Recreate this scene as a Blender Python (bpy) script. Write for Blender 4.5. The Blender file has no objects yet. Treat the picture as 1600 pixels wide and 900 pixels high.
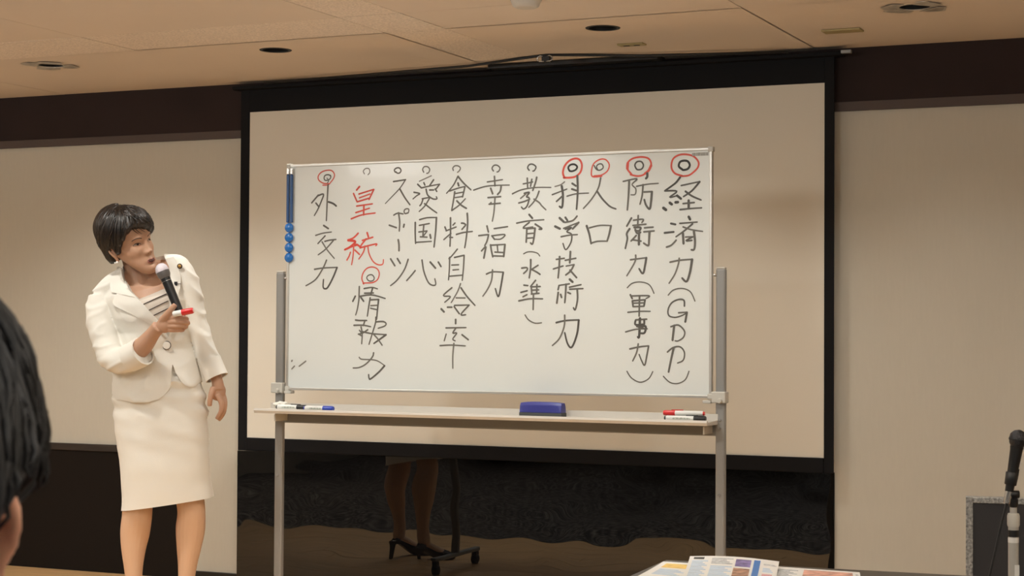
import bpy, bmesh, math, random
from mathutils import Vector, Matrix, Euler
random.seed(7)
SC = bpy.context.scene
COL = SC.collection
PI = math.pi

# ------------------------------------------------------------------ camera
cd = bpy.data.cameras.new('camera'); cam = bpy.data.objects.new('camera', cd); COL.objects.link(cam)
yaw, pitch, roll = 0.4244, 0.0226, 0.0061
fw = Vector((-math.sin(yaw)*math.cos(pitch), math.cos(yaw)*math.cos(pitch), math.sin(pitch)))
rt = Vector((math.cos(yaw), math.sin(yaw), 0)); up = rt.cross(fw)
r2 = rt*math.cos(roll)+up*math.sin(roll); u2 = -rt*math.sin(roll)+up*math.cos(roll)
M = Matrix((r2, u2, -fw)).transposed().to_4x4(); M.translation = (0, 0, 1.2033)
cam.matrix_world = M
cd.sensor_width = 36; cd.lens = 2821.8/1600*36; cd.clip_start = .05
cd.dof.use_dof = True; cd.dof.focus_distance = 7.3; cd.dof.aperture_fstop = 20
SC.camera = cam

# ------------------------------------------------------------------ world, exposure, lights
w = bpy.data.worlds.new('world'); SC.world = w; w.use_nodes = True
w.node_tree.nodes['Background'].inputs[0].default_value = (1, .82, .6, 1)
w.node_tree.nodes['Background'].inputs[1].default_value = 0.02
SC.view_settings.view_transform = 'Standard'; SC.view_settings.look = 'None'
SC.view_settings.gamma = 1; SC.view_settings.exposure = 0.15
SC.view_settings.use_curve_mapping = False

WARM = (1, .985, .92)
def spot(name, loc, target, power, angle=100, blend=.6, size=.05, col=WARM):
    l = bpy.data.lights.new(name, 'SPOT'); l.energy = power; l.color = col
    l.spot_size = math.radians(angle); l.spot_blend = blend; l.shadow_soft_size = size
    o = bpy.data.objects.new(name, l); COL.objects.link(o); o.location = loc
    o.rotation_euler = (Vector(target)-Vector(loc)).to_track_quat('-Z', 'Y').to_euler()
    return o
def area(name, loc, target, power, sx, sy, col=WARM, spread=180):
    l = bpy.data.lights.new(name, 'AREA'); l.energy = power; l.color = col; l.shape = 'RECTANGLE'
    l.size = sx; l.size_y = sy; l.spread = math.radians(spread)
    o = bpy.data.objects.new(name, l); COL.objects.link(o); o.location = loc
    o.rotation_euler = (Vector(target)-Vector(loc)).to_track_quat('-Z', 'Y').to_euler()
    return o
CEIL = 2.356
# the row of downlights over the stage, close to the wall
for x, pw in ((-3.981, 34), (-2.522, 26), (-5.139, 34), (-1.334, 14)):
    spot('stage_spot', (x, 6.41, CEIL+.012), (x, 6.62, 0), pw, 112, .9, .02)
# the second row of downlights, nearer the hall
for x, y, pw in ((-5.75, 5.2, 54), (-4.3, 5.2, 62), (-2.85, 5.5, 58), (-1.5, 5.5, 32)):
    spot('stage_spot', (x, y, CEIL-.005), (x, y+.4, 0), pw, 128, .8, .03)
# added narrow spots, unseen: their bounce off the stage floor lights the ceiling
for x, y, pw in ((-4.4, 5.15, 110), (-3.3, 5.25, 110), (-2.2, 5.35, 110)):
    spot('stage_spot', (x, y, CEIL-.005), (x, y+.05, 0), pw, 58, .7, .03)
# the lamps of the hall
for x in (-5.0, -2.6):
    area('hall_downlight', (x, 3.6, CEIL-.02), (x, 6.2, 1.0), 12, .5, .5, spread=130)
for x, y in ((-4.5, 2.0), (-1.8, 2.0), (.9, 2.0), (-3, -1), (0, -1)):
    area('hall_ceiling_lamp', (x, y, CEIL-.02), (x, y, 0), 16, .6, .6)
# added upward fill lights, out of view, only to brighten the ceiling
for x, y, pw in ((-1.0, 3.0, 40), (1.8, 4.0, 40), (-7.4, 4.4, 50), (-7.4, 1.0, 50), (1.8, 0, 50)):
    area('ceiling_fill', (x, y, 1.75), (x, y, 3), pw, .35, .35)

# ------------------------------------------------------------------ materials
def mat(name, col, rough=.6, metal=0, bump=0, bscale=200, var=0, vscale=6, spec=.5, coat=0, stretch=(1,1,1), sheen=0):
    m = bpy.data.materials.new(name); m.use_nodes = True
    nt = m.node_tree; b = nt.nodes['Principled BSDF']
    b.inputs['Base Color'].default_value = (*col, 1); b.inputs['Roughness'].default_value = rough
    b.inputs['Metallic'].default_value = metal; b.inputs['Specular IOR Level'].default_value = spec
    b.inputs['Coat Weight'].default_value = coat; b.inputs['Sheen Weight'].default_value = sheen
    if bump or var:
        tc = nt.nodes.new('ShaderNodeTexCoord'); mp = nt.nodes.new('ShaderNodeMapping')
        mp.inputs['Scale'].default_value = stretch
        nt.links.new(tc.outputs['Object'], mp.inputs[0])
    if bump:
        n = nt.nodes.new('ShaderNodeTexNoise'); n.inputs['Scale'].default_value = bscale; n.inputs['Detail'].default_value = 3
        bp = nt.nodes.new('ShaderNodeBump'); bp.inputs['Strength'].default_value = bump; bp.inputs['Distance'].default_value = .002
        nt.links.new(mp.outputs[0], n.inputs['Vector']); nt.links.new(n.outputs[0], bp.inputs['Height'])
        nt.links.new(bp.outputs[0], b.inputs['Normal'])
    if var:
        n = nt.nodes.new('ShaderNodeTexNoise'); n.inputs['Scale'].default_value = vscale; n.inputs['Detail'].default_value = 4
        r = nt.nodes.new('ShaderNodeValToRGB')
        r.color_ramp.elements[0].position = .3; r.color_ramp.elements[1].position = .7
        r.color_ramp.elements[0].color = (*[c*(1-var) for c in col], 1)
        r.color_ramp.elements[1].color = (*[min(1, c*(1+var)) for c in col], 1)
        nt.links.new(mp.outputs[0], n.inputs['Vector']); nt.links.new(n.outputs[0], r.inputs[0])
        nt.links.new(r.outputs[0], b.inputs['Base Color'])
    return m

m_wall = mat('beige wall cloth', (.555, .52, .445), .85, bump=.15, bscale=300, var=.012, vscale=90, stretch=(1, 1, .15))
m_soffit = mat('dark brown board', (.028, .017, .016), .8, spec=.25, var=.15, vscale=3)
m_strip = mat('brown strip', (.075, .05, .042), .6)
m_dark = mat('dark brown wainscot', (.011, .0075, .0055), .9, spec=.2, bump=.2, bscale=60)
m_dark2 = mat('dark brown ledge', (.026, .018, .014), .6)
m_ceil = mat('ceiling board', (.76, .65, .54), .9, bump=.15, bscale=120, var=.03, vscale=1.2)
m_rough = mat('ceiling rough board', (.82, .71, .60), .95, bump=1, bscale=160, var=.16, vscale=120)
m_base = mat('black baseboard', (.008, .007, .006), .4)
m_carpet = mat('grey speckled carpet', (.05, .05, .055), .95, bump=.6, bscale=150, var=.8, vscale=26, stretch=(1, 2.2, 1))
_r = [n for n in m_carpet.node_tree.nodes if n.bl_idname == 'ShaderNodeValToRGB'][0].color_ramp
_r.elements[0].position = .47; _r.elements[1].position = .66; _r.elements[0].color = (.035, .035, .04, 1); _r.elements[1].color = (.55, .53, .50, 1)

def wood():
    m = mat('stage floor wood', (.60, .37, .175), .38, var=.22, vscale=3, stretch=(1.2, 22, 1), bump=.05)
    return m
m_wood = wood()

# ------------------------------------------------------------------ helpers
def tag(o, label=None, cat=None, group=None, kind=None):
    if label: o['label'] = label
    if cat: o['category'] = cat
    if group: o['group'] = group
    if kind: o['kind'] = kind
    return o
def thing(name, label, cat, loc=(0, 0, 0), rz=0, group=None):
    o = bpy.data.objects.new(name, None); COL.objects.link(o); o.empty_display_size = .1
    o.location = loc; o.rotation_euler = (0, 0, rz)
    return tag(o, label, cat, group)
def link(name, me, m, parent=None):
    o = bpy.data.objects.new(name, me); COL.objects.link(o)
    if m is not None and not me.materials: me.materials.append(m)
    if parent: o.parent = parent
    return o
def mesh(name, vs, fs, m, parent=None, smooth=False):
    me = bpy.data.meshes.new(name); me.from_pydata([tuple(v) for v in vs], [], fs); me.update()
    if smooth: me.polygons.foreach_set('use_smooth', [True]*len(me.polygons))
    return link(name, me, m, parent)
def from_bm(name, bm, m, parent=None, smooth=False, recalc=True):
    if recalc: bmesh.ops.recalc_face_normals(bm, faces=bm.faces)
    me = bpy.data.meshes.new(name); bm.to_mesh(me); bm.free()
    if smooth: me.polygons.foreach_set('use_smooth', [True]*len(me.polygons))
    return link(name, me, m, parent)
def add_box(bm, lo, hi, bev=0, seg=2, mtx=None):
    lo, hi = Vector(lo), Vector(hi); c = (lo+hi)/2; s = hi-lo
    r = bmesh.ops.create_cube(bm, size=1)
    vs = r['verts']
    for v in vs: v.co = Vector((v.co.x*s.x, v.co.y*s.y, v.co.z*s.z))+c
    if bev:
        es = list({e for v in vs for e in v.link_edges})
        rr = bmesh.ops.bevel(bm, geom=es, offset=bev, segments=seg, affect='EDGES', profile=.5)
        vs = list({v for f in rr['faces'] for v in f.verts} | {v for v in vs if v.is_valid})
    if mtx is not None:
        for v in vs: v.co = mtx @ v.co
    return vs
def box(name, lo, hi, m, parent=None, bev=0, seg=2, mtx=None):
    bm = bmesh.new(); add_box(bm, lo, hi, bev, seg, mtx)
    return from_bm(name, bm, m, parent)
def add_lathe(bm, prof, n=24, mtx=Matrix(), cap=True):
    """prof: list of (r, z)"""
    rings = []
    for r, z in prof:
        rings.append([bm.verts.new(mtx @ Vector((r*math.cos(2*PI*i/n), r*math.sin(2*PI*i/n), z))) for i in range(n)])
    for a, b in zip(rings, rings[1:]):
        for i in range(n): bm.faces.new((a[i], a[(i+1) % n], b[(i+1) % n], b[i]))
    if cap:
        bm.faces.new(rings[0][::-1]); bm.faces.new(rings[-1])
def lathe(name, prof, m, parent=None, n=24, mtx=Matrix(), smooth=True, cap=True):
    bm = bmesh.new(); add_lathe(bm, prof, n, mtx, cap)
    o = from_bm(name, bm, m, parent, smooth)
    if smooth: sharp(o)
    return o
def sharp(o, ang=.7):
    me = o.data
    bm = bmesh.new(); bm.from_mesh(me)
    for e in bm.edges:
        if len(e.link_faces) == 2 and e.calc_face_angle(0) > ang: e.smooth = False
    bm.to_mesh(me); bm.free()
def frames(pts):
    pts = [Vector(p) for p in pts]; T = []
    for i in range(len(pts)):
        a = pts[max(i-1, 0)]; b = pts[min(i+1, len(pts)-1)]
        T.append((b-a).normalized())
    ref = Vector((0, 0, 1)) if abs(T[0].z) < .9 else Vector((1, 0, 0))
    u = (ref-T[0]*ref.dot(T[0])).normalized(); U = [u]
    for i in range(1, len(pts)):
        u = U[-1]; u = (u-T[i]*u.dot(T[i])).normalized(); U.append(u)
    return pts, T, U
def add_tube(bm, pts, rad, n=10, cap=True, flat=1.0):
    pts, T, U = frames(pts)
    if not hasattr(rad, '__len__'): rad = [rad]*len(pts)
    rings = []
    for p, t, u, r in zip(pts, T, U, rad):
        v = t.cross(u)
        rings.append([bm.verts.new(p+u*(r*math.cos(2*PI*i/n))+v*(r*flat*math.sin(2*PI*i/n))) for i in range(n)])
    for a, b in zip(rings, rings[1:]):
        for i in range(n): bm.faces.new((a[i], a[(i+1) % n], b[(i+1) % n], b[i]))
    if cap: bm.faces.new(rings[0][::-1]); bm.faces.new(rings[-1])
def tube(name, pts, rad, m, parent=None, n=12, flat=1.0):
    bm = bmesh.new(); add_tube(bm, pts, rad, n, True, flat)
    o = from_bm(name, bm, m, parent, True); sharp(o); return o
def crom(P, k=6):
    """Catmull-Rom through P (tuples of any length)"""
    out = []; n = len(P)
    for i in range(n-1):
        p0, p1, p2, p3 = P[max(i-1, 0)], P[i], P[i+1], P[min(i+2, n-1)]
        for j in range(k):
            t = j/k
            out.append(tuple(.5*((2*b)+(-a+c)*t+(2*a-5*b+4*c-d)*t*t+(-a+3*b-3*c+d)*t**3) for a, b, c, d in zip(p0, p1, p2, p3)))
    out.append(tuple(P[-1])); return out
def struct(o): o['kind'] = 'structure'; return o

# ------------------------------------------------------------------ room shell
HF = -.2      # floor of the hall, one step below the stage
struct(box('wall_back', (-9, 7.27, -.3), (4.2, 7.45, 2.7), m_wall))
struct(box('wall_left', (-9.2, -6, -.3), (-9, 7.3, 2.7), m_wall))
struct(box('wall_right', (4, -6, -.3), (4.2, 7.3, 2.7), m_wall))
struct(box('wall_front', (-9, -6.2, -.3), (4, -6, 2.7), m_dark))
struct(box('floor', (-9, -6, HF-.1), (4, 4.95, HF), m_carpet))
# stage: boards of the wooden floor are separate planks
stage = struct(box('floor_stage', (-9, 4.95, HF), (4, 7.27, -.012), m_wood))
for r in range(20):
    y0 = 4.95+r*.116; x = -9+random.random()
    while x < 4:
        L = 1.2
        a, b = max(x, -9), min(x+L, 4)
        if b-a > .05 and b > -7.2 and a < 0:
            pl = box('plank', (a+.001, y0+.001, -.012), (b-.001, min(y0+.115, 7.27), random.uniform(-.0006, 0)), m_wood, stage)
        x += L
    if r == 0: pass
# fill where no single plank is built
box('plank', (-9, 4.95, -.012), (-8.2, 7.27, -.001), m_wood, stage)
box('plank', (1.0, 4.95, -.012), (4, 7.27, -.001), m_wood, stage)

# upper dark board under the ceiling
struct(box('trim_1', (-9, 7.25, 2.137), (4, 7.27, CEIL), m_soffit))
struct(box('trim_2', (-9, 7.253, 2.1), (4, 7.27, 2.137), m_strip))
# low dark wainscot on the left part of the wall
struct(box('trim_3', (-9, 7.255, 0), (-4.985, 7.27, .59), m_dark))
struct(box('trim_4', (-9, 7.25, .59), (-4.985, 7.27, .624), m_dark2, bev=.002))
struct(box('baseboard_back', (-4.985, 7.255, 0), (4, 7.27, .04), m_base, bev=.002))
# seams of the wall cloth: thin battens where two lengths meet
for i, x in enumerate((-5.72, -1.62, -.7)):
    pass

# ceiling: a shell and the boards hung under it
ceil = struct(box('ceiling', (-9, -6, CEIL+.12), (4, 7.27, CEIL+.25), m_ceil))
def cpanel(x0, x1, y0, y1, m, dz=0):
    g = .0026
    holes = [(hx, hy) for hx, hy in HOLES if x0 < hx < x1 and y0 < hy < y1]
    bm = bmesh.new()
    if not holes:
        add_box(bm, (x0+g, y0+g, CEIL-dz), (x1-g, y1-g, CEIL+.012), .0012, 1)
    else:
        for z in (CEIL-dz, CEIL+.012):
            es = []
            loops = [[(x0+g, y0+g), (x1-g, y0+g), (x1-g, y1-g), (x0+g, y1-g)]]
            for hx, hy in holes: loops.append([(hx+.055*math.cos(2*PI*k/28), hy+.055*math.sin(2*PI*k/28)) for k in range(28)])
            for lp in loops:
                vs = [bm.verts.new((a, b, z)) for a, b in lp]
                es += [bm.edges.new((vs[k], vs[(k+1) % len(vs)])) for k in range(len(vs))]
            bmesh.ops.triangle_fill(bm, edges=es, use_beauty=True)
    o = from_bm('ceiling_panel', bm, m, ceil)
    return o
HOLES = [(-3.981, 6.41), (-2.522, 6.41), (-5.139, 6.41), (-1.334, 6.41)]
xs = [-9, -8.1, -6.91, -5.72, -4.53, -3.35, -3.09, -1.905, -.72, .47, 1.65, 2.84, 4]
ys = [-6, -3.5, -1.0, 1.2, 2.4, 3.6, 4.4, 4.77, 5.83, 6.2, 7.27]
for i in range(len(xs)-1):
    for j in range(len(ys)-1):
        narrow = xs[i] == -3.35
        band = ys[j] in (5.83, 4.4)
        rough = (band and xs[i] < -3.3) or narrow
        cpanel(xs[i], xs[i+1], ys[j], ys[j+1], m_rough if rough else m_ceil, .0006 if (i+j) % 2 else 0)

# ------------------------------------------------------------------ materials of the things
m_white = mat('white board enamel', (.72, .75, .735), .25, spec=.5, coat=.1)
m_alu = mat('brushed aluminium', (.62, .60, .56), .38, .7)
m_leg = mat('grey painted steel', (.29, .285, .275), .42, .25)
m_tray = mat('light grey tray metal', (.62, .59, .54), .5, .15)
m_plastic = mat('grey plastic', (.55, .53, .48), .5)
m_ink = {}
for i in range(8):
    t = i/7*.9; a = (.022, .020, .018); b_ = (.30, .285, .25)
    m_ink['k%d' % i] = mat('black marker ink %d' % i, tuple(p+(q-p)*t*.75 for p, q in zip(a, b_)), .5)
    a = (.62, .035, .02); b_ = (.80, .28, .20)
    m_ink['r%d' % i] = mat('red marker ink %d' % i, tuple(p+(q-p)*t*.75 for p, q in zip(a, b_)), .5)
m_blue_bar = mat('navy blue vinyl', (.015, .075, .24), .35)
m_blue = mat('bright blue plastic', (.02, .17, .55), .22, coat=.3)
m_silver = mat('silver foil', (.7, .7, .7), .25, .9)
m_black = mat('black plastic', (.012, .012, .013), .38)
m_blackcloth = mat('black matt fabric', (.006, .006, .0075), .8, bump=.2, bscale=200)

# ------------------------------------------------------------------ projection screen
scr = thing('projection_screen', 'large projection screen with black border hanging on the back wall', 'projection screen', (-3.245, 7.22, 0))
Sx, Sy = 3.245, -7.22
def sb(name, x0, x1, z0, z1, y0, y1, m, bev=.001):
    return box(name, (x0+Sx, y0+Sy, z0), (x1+Sx, y1+Sy, z1), m, scr, bev)
m_screen = mat('screen cloth', (.73, .685, .60), .75, var=.01, vscale=2)
m_border = mat('screen border', (.005, .005, .0065), .7, spec=.2)
sb('screen_cloth', -4.62, -1.863, .684, 2.217, 7.213, 7.217, m_screen)
sb('border', -4.665, -4.617, .626, 2.32, 7.210, 7.218, m_border)
sb('border', -1.866, -1.826, .626, 2.32, 7.210, 7.218, m_border)
sb('border', -4.617, -1.866, 2.214, 2.32, 7.210, 7.218, m_border)
sb('bottom_bar', -4.617, -1.866, .626, .687, 7.204, 7.218, m_border, .003)
hb = sb('housing', -4.69, -1.785, 2.318, 2.335, 7.17, 7.235, m_border, .003)
tag(hb, 'slim black housing bar along the top of the screen')
box('end_cap', (-.04, -.012, 0), (0, .012, .012), m_leg, hb).location = (-1.745+Sx, 7.166+Sy, 2.322)
sb('mounting_block', -3.33, -2.55, 2.335, 2.354, 7.10, 7.2, m_black)
# shallow braces running up to the middle hook
bm = bmesh.new(); add_tube(bm, [(-4.5+Sx, 7.15+Sy, 2.337), (-3.4+Sx, 7.05+Sy, 2.344), (-2.98+Sx, 6.93+Sy, 2.352)], .006, 6)
from_bm('brace', bm, m_black, scr, True)
bm = bmesh.new(); add_tube(bm, [(-2.0+Sx, 7.15+Sy, 2.337), (-2.6+Sx, 7.05+Sy, 2.344), (-2.98+Sx, 6.93+Sy, 2.352)], .006, 6)
from_bm('brace', bm, m_black, scr, True)
hk = box('hook_block', (-.018, -.02, -.016), (.018, .02, .016), m_black, scr, .003); hk.location = (-2.985+Sx, 6.95+Sy, 2.338)
bm = bmesh.new()
for s in (-1, 1):
    add_tube(bm, [(s*.010, -.022, .008), (s*.022, -.026, .010), (s*.033, -.026, .004), (s*.034, -.026, -.008), (s*.024, -.026, -.013), (s*.005, -.022, -.013)], .0022, 6)
tag(from_bm('wire_loop', bm, m_silver, hk, True), 'pale wire loops')

# glossy black sheet under the screen
def gloss():
    m = mat('glossy black sheet', (.003, .003, .0035), .012, spec=.5)
    nt = m.node_tree; b = nt.nodes['Principled BSDF']; b.inputs['IOR'].default_value = 1.62
    tc = nt.nodes.new('ShaderNodeTexCoord'); mp = nt.nodes.new('ShaderNodeMapping'); mp.inputs['Scale'].default_value = (1.1, 1, 2.0)
    n = nt.nodes.new('ShaderNodeTexNoise'); n.inputs['Scale'].default_value = 2.2; n.inputs['Detail'].default_value = 1
    bp = nt.nodes.new('ShaderNodeBump'); bp.inputs['Strength'].default_value = .5; bp.inputs['Distance'].default_value = .007
    nt.links.new(tc.outputs['Object'], mp.inputs[0]); nt.links.new(mp.outputs[0], n.inputs['Vector'])
    nt.links.new(n.outputs[0], bp.inputs['Height']); nt.links.new(bp.outputs[0], b.inputs['Normal'])
    return m
g = box('wall_panel', (-1.411, -.004, -.300), (1.411, .006, .283), gloss(), None, .001)
g.location = (-3.245, 7.230, .343); g.rotation_euler = (math.radians(.2), 0, math.radians(1.35))
tag(g, 'glossy black panel covering the wall below the projection screen', 'wall panel')

# ------------------------------------------------------------------ whiteboard
AX = Vector((0.99996985, -0.007094, 0.00315866)); UP = Vector((-0.00312216, 0.00515058, 0.99998186)); NB = -AX.cross(UP)
wb = thing('whiteboard', 'white rolling whiteboard covered with handwritten Japanese words on a grey stand', 'whiteboard', (-2.967, 6.36, 0))
WBI = Vector((2.967, -6.36, 0))
MB = Matrix((AX, NB, UP)).transposed().to_4x4(); MB.translation = Vector((-2.967, 6.339, 1.4113))+WBI
bw, bh = .91, .46
panel = box('board_panel', (-bw+.006, .0005, -bh+.006), (bw-.006, .014, bh-.006), m_white, wb); panel.matrix_local = MB
fr = [((-bw, -.004, bh-.010), (bw, .018, bh)), ((-bw, -.004, -bh), (bw, .018, -bh+.010)),
      ((-bw, -.004, -bh), (-bw+.010, .018, bh)), ((bw-.010, -.004, -bh), (bw, .018, bh))]
for lo, hi in fr:
    o = box('frame_rail', lo, hi, m_alu, wb, .0018); o.matrix_local = MB
for sx in (-1, 1):
    for sz in (-1, 1):
        o = box('frame_corner', (sx*(bw-.006)-.010, -.0055, sz*(bh-.006)-.010), (sx*(bw-.006)+.010, .019, sz*(bh-.006)+.010), m_plastic, wb, .003); o.matrix_local = MB
# small grey maker's plate in the upper right corner, its print too worn to read
m_plate = mat('worn grey plate', (.36, .36, .34), .5, var=.35, vscale=160, stretch=(1, 1, .2))
o = box('maker_plate', (.832, -.0006, .431), (.895, .0004, .443), m_plate, wb); o.matrix_local = MB

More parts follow.
